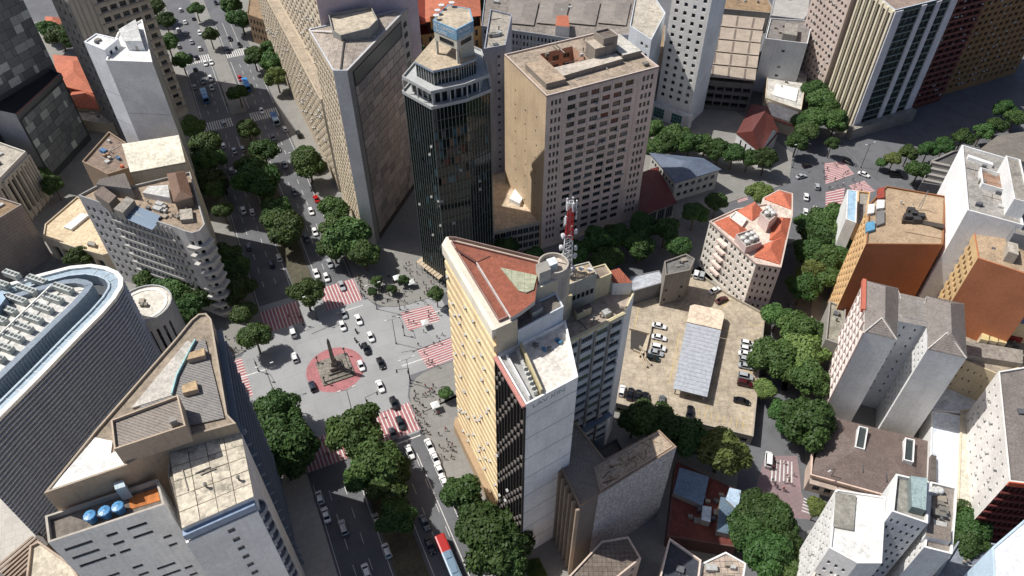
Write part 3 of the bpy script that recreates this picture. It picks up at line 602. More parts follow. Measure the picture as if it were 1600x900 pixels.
b.blk('white_terrace', mbx((74, 768), (196, 727), (188, 700), (172, 708), (175, 688), (148, 682), z=ZB), ZB - .6, ZB - .2, WHITE, slabroof((236, 234, 228), .12))
pk = plaster((186, 168, 146), .35)
b.blk('penthouse', mbx((173, 656), (178, 702), (290, 665), (278, 617), z=64), ZB - .5, 64, pk, SHEETB, .6); b.blk('chimney', mbx((265, 660), (276, 656), (272, 650), (263, 653), z=65), 63.4, 65, CONC)
p0 = [W(268, 617, ZB), W(276, 588, ZB), W(298, 545, ZB), W(305, 532, ZB)]
me = ribbon(p0, .25, .5, BLUE).mesh('gutter', [plain((150, 190, 190), .4)], ORG[b.o.name]); g = ORG[b.o.name]; inst('gutter', me, b.o, (g[0], g[1], ZB + g[2]))
b.blk('air_unit', mbx((180, 765), (196, 760), (192, 750), (177, 755), z=57.5), 54, 57.5, plain((170, 186, 192)))
ladder = [W(338 + k * 12, 560 + k * 44, ZB - 3) for k in range(4)]
# ---------------- 13 tank building, grey with blue water tanks on top
b = Bld('tank_roof_building', 'grey building with three blue water tanks on its brown roof', PX(55, (75, 848), (257, 788), (246, 748), (70, 806)), 55, plaster((240, 238, 232), .4), par=1.1)
b.fac(0, [(.06, .3), (.33, .38), (.42, .52), (.6, .78), (.82, .9)], rows(17, 3, 53, .3), depth=.25, nx=8, skip=.3, fr=FRAME_D, gl=[G_DARK, G_MID]); b.fac(1, ev(4, .1, .9, .4), rows(17, 3, 53, .4), nx=1); b.skin(3, plaster((186, 172, 150), .4)); b.roof(slabroof((120, 112, 104), .4), plaster((180, 172, 160), .3))
b.blk('rust_patch', PX(54, (203, 796), (250, 782), (246, 762), (201, 777)), 53.5, 54.0, plain((170, 104, 56)), slabroof((196, 122, 66), .4, 0, .9, (120, 60, 30)))
for k, (x, y) in enumerate(((138, 803), (161, 796), (182, 789))):
    p = W(x, y, 56); t_ = empty('water_tank', (p.x, p.y, 53.9)); tag(t_, 'blue plastic water tank, %s of three on the tank roof' % ('leftmost', 'middle', 'rightmost')[k], 'water tank', 'blue water tanks on the roof')
    m = MB(); m.lathe([(.68, 0), (.8, .25), (.88, 1.6)], (p.x, p.y, 53.9), 20); m.build('tank', plain((58, 118, 168), .4), t_)
    m = MB()
    for j in range(20):
        a0, a1 = 6.2832 * j / 20, 6.2832 * (j + 1) / 20; r = lambda a, q, z: (p.x + q * math.cos(a), p.y + q * math.sin(a), 53.9 + z); zz = .06 if j % 2 else 0
        m.face([r(a0, 1.0, 1.6), r(a1, 1.0, 1.6), r(a1, .9, 1.75 + zz), r(a0, .9, 1.75 + zz)]); m.face([r(a0, .9, 1.75 + zz), r(a1, .9, 1.75 + zz), r(a1, .2, 1.9 + zz), r(a0, .2, 1.9 + zz)])
    m.face([r(6.2832 * j / 20, .2, 1.94) for j in range(20)]); m.build('lid', plain((88, 150, 196), .35), t_)
b = Bld('low_terrace_house', 'small cream terrace roof under the tank building at the bottom left', PX(30, (40, 905), (125, 905), (110, 880), (60, 845), (46, 852)), 30, BEIGE, par=.6); b.roof(slabroof((206, 196, 176), .35)); b.ledges(2, (8,), .2, .3, CONC)
# ---------------- 14 grey wall block with mottled slab roof and scalloped balconies
b = Bld('mottled_roof_block', 'block with mottled concrete slab roof next to the tank building', PX(57, (284, 826), (397, 776), (377, 676), (266, 706), (263, 745)), 57, plaster((222, 220, 216), .3), par=.0)
q = b.poly; m = MB(); m.face([(p.x, p.y, 56.7) for p in q]); m.build('roof', slabroof((130, 122, 110)), b.o)
SLB = [slabroof((206, 196, 176), .75, 0, .9, (58, 54, 48), .8 + .15 * k) for k in range(3)]
A, B, C, D = W(284, 826, 57), W(397, 776, 57), W(377, 676, 57), W(264, 708, 57)
for i in range(4):
    for j in range(5):
        f = lambda u, v: A.lerp(B, u).lerp(D.lerp(C, u), v); e_ = .005
        P4 = [f(i / 4 + e_, j / 5 + e_), f((i + 1) / 4 - e_, j / 5 + e_), f((i + 1) / 4 - e_, (j + 1) / 5 - e_), f(i / 4 + e_, (j + 1) / 5 - e_)]
        m = MB(); m.prism(P4, 56.6, 57 + rnd.uniform(-.03, .04)); m.build('roof_slab', rnd.choice(SLB), b.o)
b.finish(); b.clut(5, z=57.05, kinds='pv'); b.blk('front_gutter', PX(56, (286, 838), (398, 789), (397, 778), (285, 828)), 54.5, 56, plain((120, 140, 165), .35))
fw = plaster((240, 238, 232), .22)
b = Bld('grey_front_block', 'plain grey front wall with a column of scalloped balconies at bottom left', PX(54, (291, 849), (403, 799), (397, 781), (285, 829)), 54, fw, par=.3)
b.fac(0, [(.53, .63)], [(54 - 3.1 * k - 2.6, 54 - 3.1 * k - 1.4) for k in range(16)][::-1], nx=2, depth=.2); b.roof(fw)
SC = plaster((150, 152, 156), .3); p = b.at(1, .1, 0); n_, d_ = b.fr(1)[2], b.fr(1)[1]
pts = [d_ * (1.5 * math.cos(a)) + n_ * (1.5 * math.sin(a)) for a in [math.pi * j / 10 for j in range(11)]][::-1]; m = MB(); m.prism(ccw(pts), 0, .2, 0, None, True)
q = ccw(pts); qi = inset(q, .15)
for j in range(len(q)):
    k = (j + 1) % len(q); m.face([(q[j].x, q[j].y, .2), (q[k].x, q[k].y, .2), (q[k].x, q[k].y, 1.1), (q[j].x, q[j].y, 1.1)]); m.face([(qi[k].x, qi[k].y, .2), (qi[j].x, qi[j].y, .2), (qi[j].x, qi[j].y, 1.1), (qi[k].x, qi[k].y, 1.1)]); m.face([(q[j].x, q[j].y, 1.1), (q[k].x, q[k].y, 1.1), (qi[k].x, qi[k].y, 1.1), (qi[j].x, qi[j].y, 1.1)])
me = m.mesh('scalloped_balcony', [SC])
for k in range(16): inst('scalloped_balcony', me, b.o, (p.x + d_.x * 1.4, p.y + d_.y * 1.4, 51.6 - 3.2 * k))
# ---------------- 15 triangular tower
b = Bld('triangular_tower', 'tall triangular tower with egg crate left facade and brown panel right facade', PX(64, (482, 45), (520, 110), (542, 110), (636, 12)), 64, plaster((196, 202, 210), .2), par=.4)
cw = plaster((198, 184, 160), .35)
b.skin(1, plaster((222, 220, 214), .15))
PB = [plain((172, 158, 148), .8), plain((180, 167, 156), .8), plain((162, 150, 141), .8), plain((188, 174, 163), .8), plain((168, 156, 147), .8), plain((146, 136, 130), .7)]
b.skin(2, plaster((88, 80, 74), .3)); panels2(b, 2, 18, 20, 3, 57.5, .07, .86, PB, .3, .24); b.ledges(2, (57.7,), .2, 4.2, glassm((44, 52, 50), .3), .08, .84, 'glass_band'); b.ledges(2, (62.4,), .3, 1.6, plaster((160, 152, 142), .2), name='cornice')
b.ledges(2, (0,), .12, 62.4, plaster((158, 152, 146), .25), .87, 1, 'end_pier'); b.ledges(2, (0,), .12, 62.4, plaster((150, 146, 142), .25), 0, .06, 'end_pier')
wm = winmesh(2.4, 1.7, 1, 1, FRAME_D)
for k in range(16): p = b.at(2, .93, .14); inst('window', wm, b.o, (p.x, p.y, 8 + 3.4 * k), b.fr(2)[4])
b.fac(0, ev(12, .01, .99, .6), rows(21, 4, 62, .6), cw, depth=.7, nx=1, gl=[G_DARK, G_DARK, G_MID, plain((120, 110, 96))], skip=.05); b.roof(R_GREY)
r0, r1, r2 = W(531, 108, 64), W(482, 45, 64), W(636, 12, 64); pk = W(534, 50, 66.5)
mb = MB()
for a, c in ((W(520, 109, 64), W(483, 47, 64)), (W(634, 13, 64), W(543, 109, 64)), (W(543, 109, 64), W(520, 109, 64)), (W(483, 47, 64), W(634, 13, 64))): mb.face([(a.x, a.y, 63.8), (pk.x, pk.y, 66), (c.x, c.y, 63.8)][::-1])
mb.build('pitched_roof', slabroof((170, 158, 146), .4, 2.4), b.o)
for e0, e1 in (((532, 106), (539, 53)), ((484, 46), (520, 50))): p, q = W(*e0, 64.5), W(*e1, 66); m = MB(); m.tube((p.x, p.y, 64), (q.x, q.y, 66.1), .28, n=5); m.build('ridge_cap', plain((74, 70, 66)) if e0[0] > 500 else plain((214, 208, 200)), b.o)
b.blk('roof_house', PX(67.4, (519, 47), (532, 55), (576, 44), (590, 30), (580, 10), (513, 22)), 63, 67.4, plaster((150, 148, 142), .4), slabroof((190, 178, 158), .4), .8)
# ---------------- 16 long cream slab behind the triangular tower
st = lambda s, t: S(s, t)
b = Bld('cream_slab', 'long cream slab block with balcony facade and mauve blank end wall', [S(38, 219), S(70, 222), S(70, 320), S(38, 320)], 76, plaster((196, 180, 184), .15), par=.6)
b.fac(3, ev(22, 0, 1, .55), rows(21, 12, 74, .55), plaster((198, 184, 162), .35), depth=.6, nx=1, gl=[G_DARK, G_MID, plain((130, 118, 104)), plain((160, 90, 70))]); b.acs(3, 60, 14, 72, .5, .98); b.skin(0, plaster((196, 180, 184), .12)); b.roof(R_LIGHT)
b = Bld('street_wing', 'lower wing with tan roof strip along the avenue beside the cream slab', [S(33.8, 222), S(38, 222), S(38, 340), S(33.8, 340)], 38, plaster((186, 172, 150), .4), par=.3)
b.fac(3, ev(30, 0, 1, .5), rows(11, 5, 37, .5), depth=.5, nx=1, gl=[G_DARK, G_MID]); b.acs(3, 70, 5, 36, .02, .98); b.roof(slabroof((170, 156, 138), .25))
b = Bld('far_ornate_block', 'brown stone building with cornices at the far right of the avenue', PX(14, (386, 22), (420, 34), (428, -30), (395, -45)), 14, plaster((130, 108, 84)), par=.4); b.fac(3, ev(5, .05, .95, .5), rows(3, 2, 13, .55), nx=1); b.fac(0, ev(6, .05, .95, .5), rows(3, 2, 13, .55), nx=1); b.roof(R_BROWN)
# ---------------- 17 dark glass tower
gp = PX(64, (632, 146), (675, 170), (728, 158), (765, 143), (753, 104), (690, 76))
GLASS = glassm((16, 22, 22), .06, .6)
b = Bld('glass_tower', 'dark glass tower with vertical mullions and white stepped penthouse', gp, 64, GLASS, par=.0)
MU = plain((96, 106, 104), .4); MUD = plain((24, 28, 28), .3)
for i, n in ((0, 11), (1, 9), (2, 8)):
    b.skin(i, GLASS); b.fins(i, [k / n for k in range(n + 1)], 0, 64, .18, .14, MU, 'mullion'); b.ledges(i, [3 * k for k in range(1, 21)], .06, .35, MUD, name='spandrel')
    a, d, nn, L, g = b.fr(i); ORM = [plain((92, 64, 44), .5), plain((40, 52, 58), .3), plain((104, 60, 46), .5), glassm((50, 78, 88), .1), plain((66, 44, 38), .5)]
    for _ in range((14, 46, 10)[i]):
        c = rnd.randrange(n); f = rnd.choice((14, 15, 16, 17, 13, 18)) if i == 1 else rnd.randrange(2, 19); p = b.at(i, (c + .5) / n, .045); inst('reflection_pane', boxmesh(L / n - .16, .05, 2.3, rnd.choice(ORM if i == 1 else ORM[1::2])), b.o, (p.x, p.y, 3 * f + .5), g)  # coloured panes painted on to imitate reflections in the glass
    for _ in range((9, 4, 3)[i]):
        c = rnd.randrange(n); f = rnd.randrange(3, 19); p = b.at(i, (c + .5) / n, .35); o = inst('open_window', boxmesh(L / n - .1, .06, 1.3, G_PALE), b.o, (p.x, p.y, 3 * f + .6), g); o.rotation_euler = (R(-28), 0, g)
mb = MB(); mb.face([(p.x, p.y, 64) for p in gp]); mb.build('roof', R_GREY, b.o); b.finish()
PW = plaster((176, 178, 176), .35)
def deck(poly, z, t, mat, name, rail=0): b.blk(name, poly, z, z + t, mat)
fp = gp
for z, d in ((64.02, -.5), (68.2, -.1)):
    P = inset(fp, d); Q = inset(fp, d + .25); m = MB(); m.prism(P, z, z + .3, bottom=True); m.build('balcony_slab', PW, b.o); ring(b, P, Q, z + .9, PW, 'balustrade', zb=z + .35)
P = inset(fp, 2.0); m = MB(); m.prism(P, 64.3, 68.2); m.build('set_back_floor', glassm((30, 36, 38), .1), b.o)
for i in range(4):
    for k in range(4): p = P[i].lerp(P[(i + 1) % 6], k / 4); inst('pier', boxmesh(.5, .5, 3.9, PW), b.o, (p.x, p.y, 64.3), b.fr(i)[4])
for i in range(4):
    Pp = inset(fp, -.3)
    for k in range(2): p = Pp[i].lerp(Pp[(i + 1) % 6], (k + .1) / 2); inst('post', boxmesh(.25, .25, 3.2, PW), b.o, (p.x, p.y, 65.2), b.fr(i)[4])
P = inset(fp, 3.2); m = MB(); m.prism(P, 68.5, 72.2); m.build('penthouse_glass', glassm((26, 32, 34), .08), b.o)
P2 = inset(fp, 2.9); m = MB(); m.prism(P2, 72.2, 72.8, 0, 1, True); m.build('terrace_roof', [plain((150, 165, 180), .4), slabroof((186, 170, 146), .4)], b.o)
for i in range(3):
    for k in range(7): p = P[i].lerp(P[i + 1], k / 7); inst('glazing_bar', boxmesh(.16, .16, 3.7, PW), b.o, (p.x, p.y, 68.5), b.fr(i)[4])
cwh = plaster((200, 196, 180), .3)
twp = PX(81.8, (677, 32), (713, 47), (739, 33), (734, 14), (700, 8))
for c in [q.lerp(sum(twp, Vector((0, 0))) / 5, .08) for q in twp[:3]]: inst('pier', boxmesh(.6, .6, 3.8, cwh), b.o, (c.x, c.y, 72.8), A26)
b.blk('lift_tower', twp, 76.6, 81.7, cwh, slabroof((190, 176, 154), .5)); b.blk('stair_core', [twp[1].lerp(twp[3], .25), twp[2], twp[3], twp[4].lerp(twp[3], .3)], 72.6, 76.6, cwh)
bs = Bld('rooftop_sign', 'pale blue painted sign band with white lettering atop the glass tower', inset(twp, -.12), 81.9, plain((120, 160, 185), .5), z0=79.1, cat='sign', par=.08); bs.roof(slabroof((190, 176, 154), .5))
LT = plain((226, 230, 230), .6); L0 = bs.fr(0)[3]; L1 = bs.fr(1)[3]
text_on(bs, 0, .05, 80.5, 1.4, 'BLT-ORMIDO', LT, stretch=L0 * .9 / 8.6); text_on(bs, 0, .12, 79.3, 1.1, 'SOBRE', LT, stretch=1.2); text_on(bs, 1, .08, 80.5, 1.3, 'PRAGA', LT, stretch=L1 * .8 / 4.6); text_on(bs, 1, .08, 79.3, 1.1, 'ZONAS', LT, stretch=L1 * .8 / 4.2)
for i in (0, 1):
    wm = winmesh(.9, 1.1, 1, 1, FRAME_D); bb = Bld.fr(bs, i)
    for k in range(5): p = bs.at(i, .3 + k * .12, -.08); inst('window', wm, b.o, (p.x, p.y, 77.2), bs.fr(i)[4])
for (x, y) in ((682, 38), (690, 22), (706, 18), (684, 30)): dish(b.o, W(x, y - 8, 81.9), 81.8, .8)
# ---------------- 18 grey blocks behind the glass tower
b = Bld('streaked_grey_block', 'dark streaked concrete block between the glass tower and the beige block', PX(58, (756, 76), (790, 70), (800, 22), (766, 14)), 58, plaster((150, 154, 164), .7), par=.6)
b.fac(0, [(.62, .74)], rows(18, 3, 56, .3), nx=1); b.skin(3, WHITE); b.roof(slabroof((168, 160, 148), .5)); b.clut(8)
b = Bld('long_grey_roofs', 'long low building with weathered grey sheet roofs at the top centre', PX(22, (752, 40), (905, 62), (1000, 52), (990, -20), (760, -30)), 22, plaster((150, 156, 164), .5), par=.5)
b.fac(0, ev(26, .02, .98, .5), rows(3, 12, 21, .6), nx=1); b.roof(slabroof((136, 128, 120), .6)); m0 = corrug((140, 132, 124), A116, .6)
for x0 in (790, 838, 886, 934): b.hip(PX(22, (x0, 36), (x0 + 44, 40), (x0 + 52, 4), (x0 + 8, 0)), 22.2, .9, m0, 0, .4)
b.clut(20); b.blk('roof_house', PX(26, (868, 40), (890, 42), (888, 24), (870, 24)), 21, 26, WHITE, TERRA)
# ---------------- ornate terracotta building at top centre
b = Bld('ornate_palace', 'ornate ochre building with red tiled roof and arcades at the top centre', PX(12, (616, 60), (664, 54), (752, 40), (745, -20), (610, -20)), 12, plaster((176, 134, 84), .4), par=0)
b.fac(0, ev(5, .05, .95, .5), rows(2, 1.5, 11.5, .6), nx=1, depth=.6); b.fac(1, ev(9, .04, .96, .5), rows(2, 1.5, 11.5, .6), nx=1, depth=.6)
b.hip(PX(12, (614, 40), (664, 36), (664, -15), (612, -15)), 12, 4, corrug((150, 66, 44), A116, .3), .4); b.hip(PX(12, (664, 34), (750, 24), (748, -15), (664, -15)), 12, 4, TERRA, .4)
for x in (640, 672, 700): b.blk('tower', PX(17, (x, 26), (x + 14, 24), (x + 13, 12), (x, 13)), 11, 17, plaster((196, 156, 96), .3), TERRA)
b.finish(); p = PX(3, (616, 64), (672, 60), (668, 46), (616, 50)); b.blk('porch', p, 0, 5, plaster((120, 60, 44)), corrug((118, 44, 34), A116, .3))
# ---------------- 19 beige block with light well
HB = 57.5; dz = HB - 53
bp = [W(854, 150, HB), W(1030, 104, HB), W(1030, 104, HB) + (W(788, 85, HB) - W(854, 150, HB)), W(788, 85, HB)]
bw = plaster((208, 192, 182), .3)
b = Bld('beige_block', 'large beige office block with a light well and hundreds of windows', bp, HB, bw, par=.0)
cols_ = ev(3, .035, .135, .62) + ev(6, .17, .79, .7) + ev(3, .85, .965, .62)
b.fac(0, cols_, rows(18, 3.2, 56.2, .56), bw, depth=.28, nx=3, gl=[G_DARK] * 7 + [G_MID, G_BLUE, G_MID], fr=FRAME_G); b.fins(0, [.15] + [.17 + .62 * k / 6 for k in range(1, 6)] + [.82], 2, HB - .6, .12, .35, bw, 'pilaster'); b.acs(0, 26, 3, 54, .2, .8, 2.94); b.ledges(0, (14.2,), .25, .3, bw, name='string_course')
b.skin(3, plaster((208, 184, 152), .45)); wm = winmesh(.5, .35, 1, 1, FRAME_D)
for k in range(28): p = b.at(3, (.3, .55, .8)[k % 3] + rnd.uniform(-.02, .02), .02); inst('vent', wm, b.o, (p.x, p.y, 6 + 1.6 * k), b.fr(3)[4])
f = lambda u, v: bp[0].lerp(bp[1], u).lerp(bp[3].lerp(bp[2], u), v)
mb = MB(); hole = [(.26, .46), (.56, .46), (.56, .84), (.26, .84)]; rm = slabroof((166, 150, 132), .55)
for a0, a1, c0, c1 in ((0, 1, 0, .46), (0, 1, .84, 1), (0, .26, .46, .84), (.56, 1, .46, .84)): mb.face([(*f(u, v), 52.6 + dz) for u, v in ((a0, c0), (a1, c0), (a1, c1), (a0, c1))])
mb.build('roof', rm, b.o)
wellw = plaster((196, 156, 132), .35); hp = [f(u, v) for u, v in hole]
for i in range(4):
    p, q = hp[i], hp[(i + 1) % 4]; m = MB(); m.face([(q.x, q.y, 20), (p.x, p.y, 20), (p.x, p.y, 52.9 + dz), (q.x, q.y, 52.9 + dz)]); m.build('well_wall', wellw, b.o)
m = MB(); m.face([(p.x, p.y, 20) for p in hp]); m.build('well_floor', R_DARK, b.o)
d_ = (hp[2] - hp[3]); g = math.atan2(d_.y, d_.x); wm = winmesh(2.2, 1.5, 2, 1, FRAME_G)
for r in range(6):
    for k in range(3): p = hp[3].lerp(hp[2], (k + .5) / 3); n_ = Vector((d_.y, -d_.x)).normalized() * .03; inst('window', wm, b.o, (p.x + n_.x, p.y + n_.y, 49.6 + dz - 3 * r), g)
Q = inset(bp, .35); ring(b, bp, Q, 53.1 + dz, bw, 'parapet', zb=52.5 + dz); b.finish()
rc = plaster((140, 132, 122), .6)
b.blk('lift_house', [f(.05, .14), f(.22, .14), f(.22, .62), f(.05, .62)], 52.6 + dz, 54.4 + dz, rc, slabroof((176, 156, 134), .5)); b.blk('corridor_roof', [f(.22, .22), f(.78, .26), f(.78, .40), f(.22, .42)], 52.6 + dz, 54.2 + dz, rc, slabroof((196, 186, 172), .4)); b.blk('machine_room', [f(.58, .40), f(.74, .40), f(.74, .60), f(.58, .60)], 52.6 + dz, 57.2 + dz, rc, slabroof((184, 172, 156), .5)); m = b.blk('water_tower', [f(.66, .42), f(.79, .42), f(.79, .62), f(.66, .62)], 54 + dz, 59.5 + dz, rc, slabroof((110, 100, 92)), .6); b.blk('sheet_roof', [f(.8, .3), f(.97, .3), f(.97, .75), f(.8, .75)], 52.6 + dz, 54.6 + dz, rc, slabroof((200, 196, 186), .35))
b.clut(24); b.acs(0, 0, 0, 1)
# ---------------- 20 pavilion at the foot of the beige block
b = Bld('glass_pavilion', 'low pavilion with flat cream roof and glazed front by the beige block', PX(11, (771, 362), (846, 346), (846, 300), (800, 262), (768, 262)), 11, plaster((170, 164, 154), .3), par=.4)
b.fac(0, ev(8, .02, .98, .9), rows(3, .6, 10, .75), nx=2, fr=FRAME_W, gl=[G_DARK, G_BLUE]); b.roof(slabroof((206, 186, 160), .2, 3.5, .9, (150, 130, 110))); b.blk('white_canopy', PX(12, (796, 310), (812, 318), (822, 300), (806, 292)), 10.6, 12, WHITE)
# ---------------- 22 white tower with square windows
b = Bld('square_window_tower', 'slim white tower with a grid of small square windows', PX(52, (1062, -28), (1116, -8), (1128, -60), (1072, -75)), 52, plaster((232, 230, 224), .2))
b = b
q0, q1 = W(1022, 178), W(1074, 197); dv = (q1 - q0).normalized(); nv = Vector((-dv.y, dv.x)); b.poly = [q0, q1, q1 + nv * 14, q0 + nv * 14]
b.done = set(); b.fac(0, ev(4, .04, .96, .4), rows(17, 8.5, 62, .48), depth=.3, nx=1, gl=[G_DARK, G_DARK, G_BLUE], z1=64); b.H = 64; b.skin(1, plaster((222, 228, 232), .2)); b.roof(R_LIGHT)
p = b.at(0, .5, 1.0); b.blk('white_podium', [b.at(0, -.15, 3), b.at(0, 1.1, 3), b.at(0, 1.1, .02), b.at(0, -.15, .02)], 0, 6, WHITE, slabroof((220, 218, 212), .2))
for u in (.22, .74): p = b.at(0, u, 3.02); inst('green_glazing', winmesh(4.6, 4.4, 4, 3, FRAME_W), b.o, (p.x, p.y, 1), b.fr(0)[4], glassm((38, 96, 96), .1))
b = Bld('white_side_tower', 'pale grey blank tower beside the square window tower at the top', PX(40, (984, 40), (1018, 62), (1040, 20), (1000, -40)), 40, plaster((196, 202, 208), .25)); b.fac(0, ev(2, .5, .95, .5), rows(10, 5, 38, .4), nx=1); b.roof(R_LIGHT)
b = Bld('shaded_low_sheds', 'dark low sheds squeezed between the two white towers', PX(10, (985, 95), (1035, 112), (1040, 40), (1000, 20)), 10, CONC, par=.2); b.roof(R_BROWN); b.clut(6)
# ---------------- 24 stepped sheds
SH = corrug((170, 156, 140), A116, .7, .35)
b = Bld('stepped_garage', 'stepped parking garage with rows of beige sheet roofs', PX(13, (1092, 124), (1178, 132), (1194, 40), (1110, 28)), 13, plaster((110, 104, 98), .4), par=.2)
b.fac(0, ev(6, .02, .98, .85), rows(3, 1, 11.5, .6), depth=1.2, nx=1, gl=[G_DARK]); b.roof(R_DARK)
for k in range(5):
    y = 118 - k * 19; dx = k * 3.2; m = MB(); P = PX(14.5, (1096 + dx, y), (1180 + dx * .8, y + 8), (1182 + dx, y - 10), (1098 + dx, y - 18)); m.prism(ccw(P), 14.2 + k * .25, 14.5 + k * .25, 0, None, True); m.build('sheet_roof', SH, b.o)
    for j in range(3): p = P[0].lerp(P[1], .2 + .3 * j); q = P[3].lerp(P[2], .2 + .3 * j); c = (p + q) / 2; inst('skylight', boxmesh((q - p).length * .85, .8, .06, plain((110, 98, 88))), b.o, (c.x, c.y, 14.52 + k * .25), math.atan2((q - p).y, (q - p).x))
b.clut(5, z=12.8)
# ---------------- 25 church and 29 blue roofed house
b = Bld('church', 'small white church with shade-darkened red gable roof among trees', PX(7, (1152, 208), (1190, 238), (1216, 206), (1175, 164)), 7, plaster((206, 206, 206), .3), par=0, cat='church')
b.fac(0, ev(4, .1, .9, .3), [(2, 5.5)], nx=1); b.fac(1, [(.42, .58)], [(3.5, 5.2)], nx=1); b.hip(b.poly, 7, 5, corrug((100, 48, 42), A71, .3), .3, .02); b.finish()  # roof red darkened to carry shade in its colour
m = MB(); p = b.at(1, .5, -.2); d = b.fr(1)[1] * (b.fr(1)[3] / 2); m.face([(p.x - d.x, p.y - d.y, 7), (p.x + d.x, p.y + d.y, 7), (p.x, p.y, 12.4)]); m.build('gable_wall', plaster((206, 206, 206), .3), b.o)
b = Bld('blue_roof_house', 'long pale house with shaded slate blue hip roof and window rows', PX(9, (1056, 284), (1124, 264), (1098, 248), (1018, 240)), 9, plaster((186, 184, 178), .3), par=0)
b.fac(0, ev(6, .05, .95, .6), rows(2, 1, 8, .45), nx=2); b.fac(3, ev(8, .04, .96, .6), rows(2, 1, 8, .45), nx=2); b.hip(b.poly, 9, 2.2, corrug((92, 104, 122), A26, .5), .5, .4); b.finish()
b = Bld('maroon_roof_hall', 'shaded hall with dark maroon roof beside the beige block', PX(7, (1000, 336), (1056, 316), (1026, 262), (1004, 270)), 7, plaster((150, 150, 150), .3), par=0); b.hip(b.poly, 7, 1.2, corrug((96, 34, 28), A116, .4), .4); b.fac(0, ev(4, .03, .97, .85), [(1, 6)], nx=3, gl=[G_BLUE]); b.finish()
# ---------------- 26 pale stepped blocks beside the tree lined street
b = Bld('pale_stepped_block', 'pale grey flat roofed block with blank front at the upper right', PX(24, (1196, 60), (1262, 68), (1270, 32), (1204, 28)), 24, plaster((205, 207, 208), .35), par=.6); b.fac(0, [(.45, .53)], [(19, 20), (12, 13), (8, 9)], nx=2); b.roof(slabroof((130, 124, 120), .5)); b.blk('stair_house', PX(27, (1224, 50), (1246, 54), (1248, 36), (1228, 34)), 23, 26.5, CONC, R_GREY); b.clut(6)
b = Bld('pale_rear_block', 'pale grey shed roofed block behind the stepped block at the top', PX(18, (1204, 24), (1256, 30), (1292, -20), (1216, -30)), 18, plaster((160, 160, 162), .35), par=.3); b.roof(corrug((176, 172, 166), A116, .6)); b.clut(4)
b = Bld('long_grey_side_block', 'narrow dark grey block along the tree lined street at the top', PX(20, (1262, 40), (1292, 30), (1306, -40), (1270, -40)), 20, plaster((104, 102, 102), .4)); b.roof(R_GREY)
b = Bld('white_sheet_shops', 'row of low shops with white sheet roofs next to street trees', PX(7, (1196, 152), (1252, 172), (1262, 112), (1200, 100)), 7, CREAM, par=.2); b.roof(slabroof((200, 196, 188), .35, 4.0)); b.clut(7); b.blk('white_sheet', PX(7.4, (1208, 148), (1244, 158), (1248, 138), (1212, 130)), 6.8, 7.3, WHITE)
b = Bld('white_sheet_shop_front', 'small shop with clean white roof above the church', PX(6, (1198, 178), (1244, 194), (1248, 172), (1200, 156)), 6, CREAM, par=.2); b.roof(slabroof((216, 212, 204), .2)); b.ledges(0, (5,), .8, .25, plain((150, 84, 70)), name='awning')
# ---------------- 27 strip tower, 28 red and yellow towers
q1 = W(1325, 212); u_ = Vector((math.cos(R(25)), math.sin(R(25)))); v_ = Vector((-u_.y, u_.x)) ; v_ = Vector((math.cos(R(100)), math.sin(R(100))))
b = Bld('strip_tower', 'tall tower with white vertical piers and green dark window strips', [q1, q1 + u_ * 31, q1 + u_ * 31 + v_ * 22, q1 + v_ * 22], 51.5, plaster((196, 190, 184), .25), par=.8)
wt = plaster((222, 218, 218), .2)
b.fac(0, ev(3, .13, .41, .95) + ev(2, .49, .645, .95) + ev(2, .725, .875, .95), rows(17, 1, 50, .74), plain((74, 84, 78), .7), depth=.5, nx=2, gl=[G_DARK, G_BLUE, glassm((30, 44, 36)), glassm((40, 56, 48))]); b.fins(0, [.062], 0, 51, .5, 3.7, wt, 'pier'); b.fins(0, [.45, .685], 0, 51, .5, 2.3, wt, 'pier'); b.fins(0, [.94], 0, 51, .5, 3.5, wt, 'pier'); b.ledges(0, [1 + 49 / 17 * k for k in range(18)], .25, .3, plain((128, 140, 130)), .13, .88, 'slab_edge')
ct = plaster((214, 204, 180), .3); b.fac(3, ev(6, .03, .97, .45), rows(1, 1, 50, .98), ct, depth=.6, nx=1, ny=17, gl=[G_DARK, glassm((60, 56, 50), .3)]); b.fins(3, [.03 + .94 * k / 6 for k in range(7)], 0, 51, .45, 1.0, ct, 'pier')
b.roof(slabroof((150, 132, 120), .3), plaster((190, 206, 222), .1)); b.blk('roof_house', [b.at(0, .4, -8), b.at(0, .9, -8), b.at(0, .9, -16), b.at(0, .4, -16)], 50.5, 55, WHITE, R_GREY); b.blk('podium', [b.at(0, -.06, 3), b.at(0, 1.02, 3), b.at(0, 1.02, .02), b.at(0, -.06, .02)], 0, 5, CONC, R_GREY)
p1 = q1 + u_ * 33 + v_ * 4
b = Bld('red_balcony_tower', 'red brown tower with stacked balconies behind the strip tower', [p1, p1 + u_ * 20, p1 + u_ * 20 + v_ * 20, p1 + v_ * 20], 50, plaster((104, 58, 50), .4)); b.fac(0, ev(5, .03, .97, .7), rows(17, 2, 49, .5), depth=1.0, nx=2, gl=[G_DARK, G_MID]); b.ledges(0, [2 + 47 / 17 * k for k in range(17)], .7, .9, plaster((120, 70, 60), .3), name='balcony'); b.acs(0, 30, 3, 48); b.roof(R_BROWN)
p2 = p1 + u_ * 24 + v_ * 3
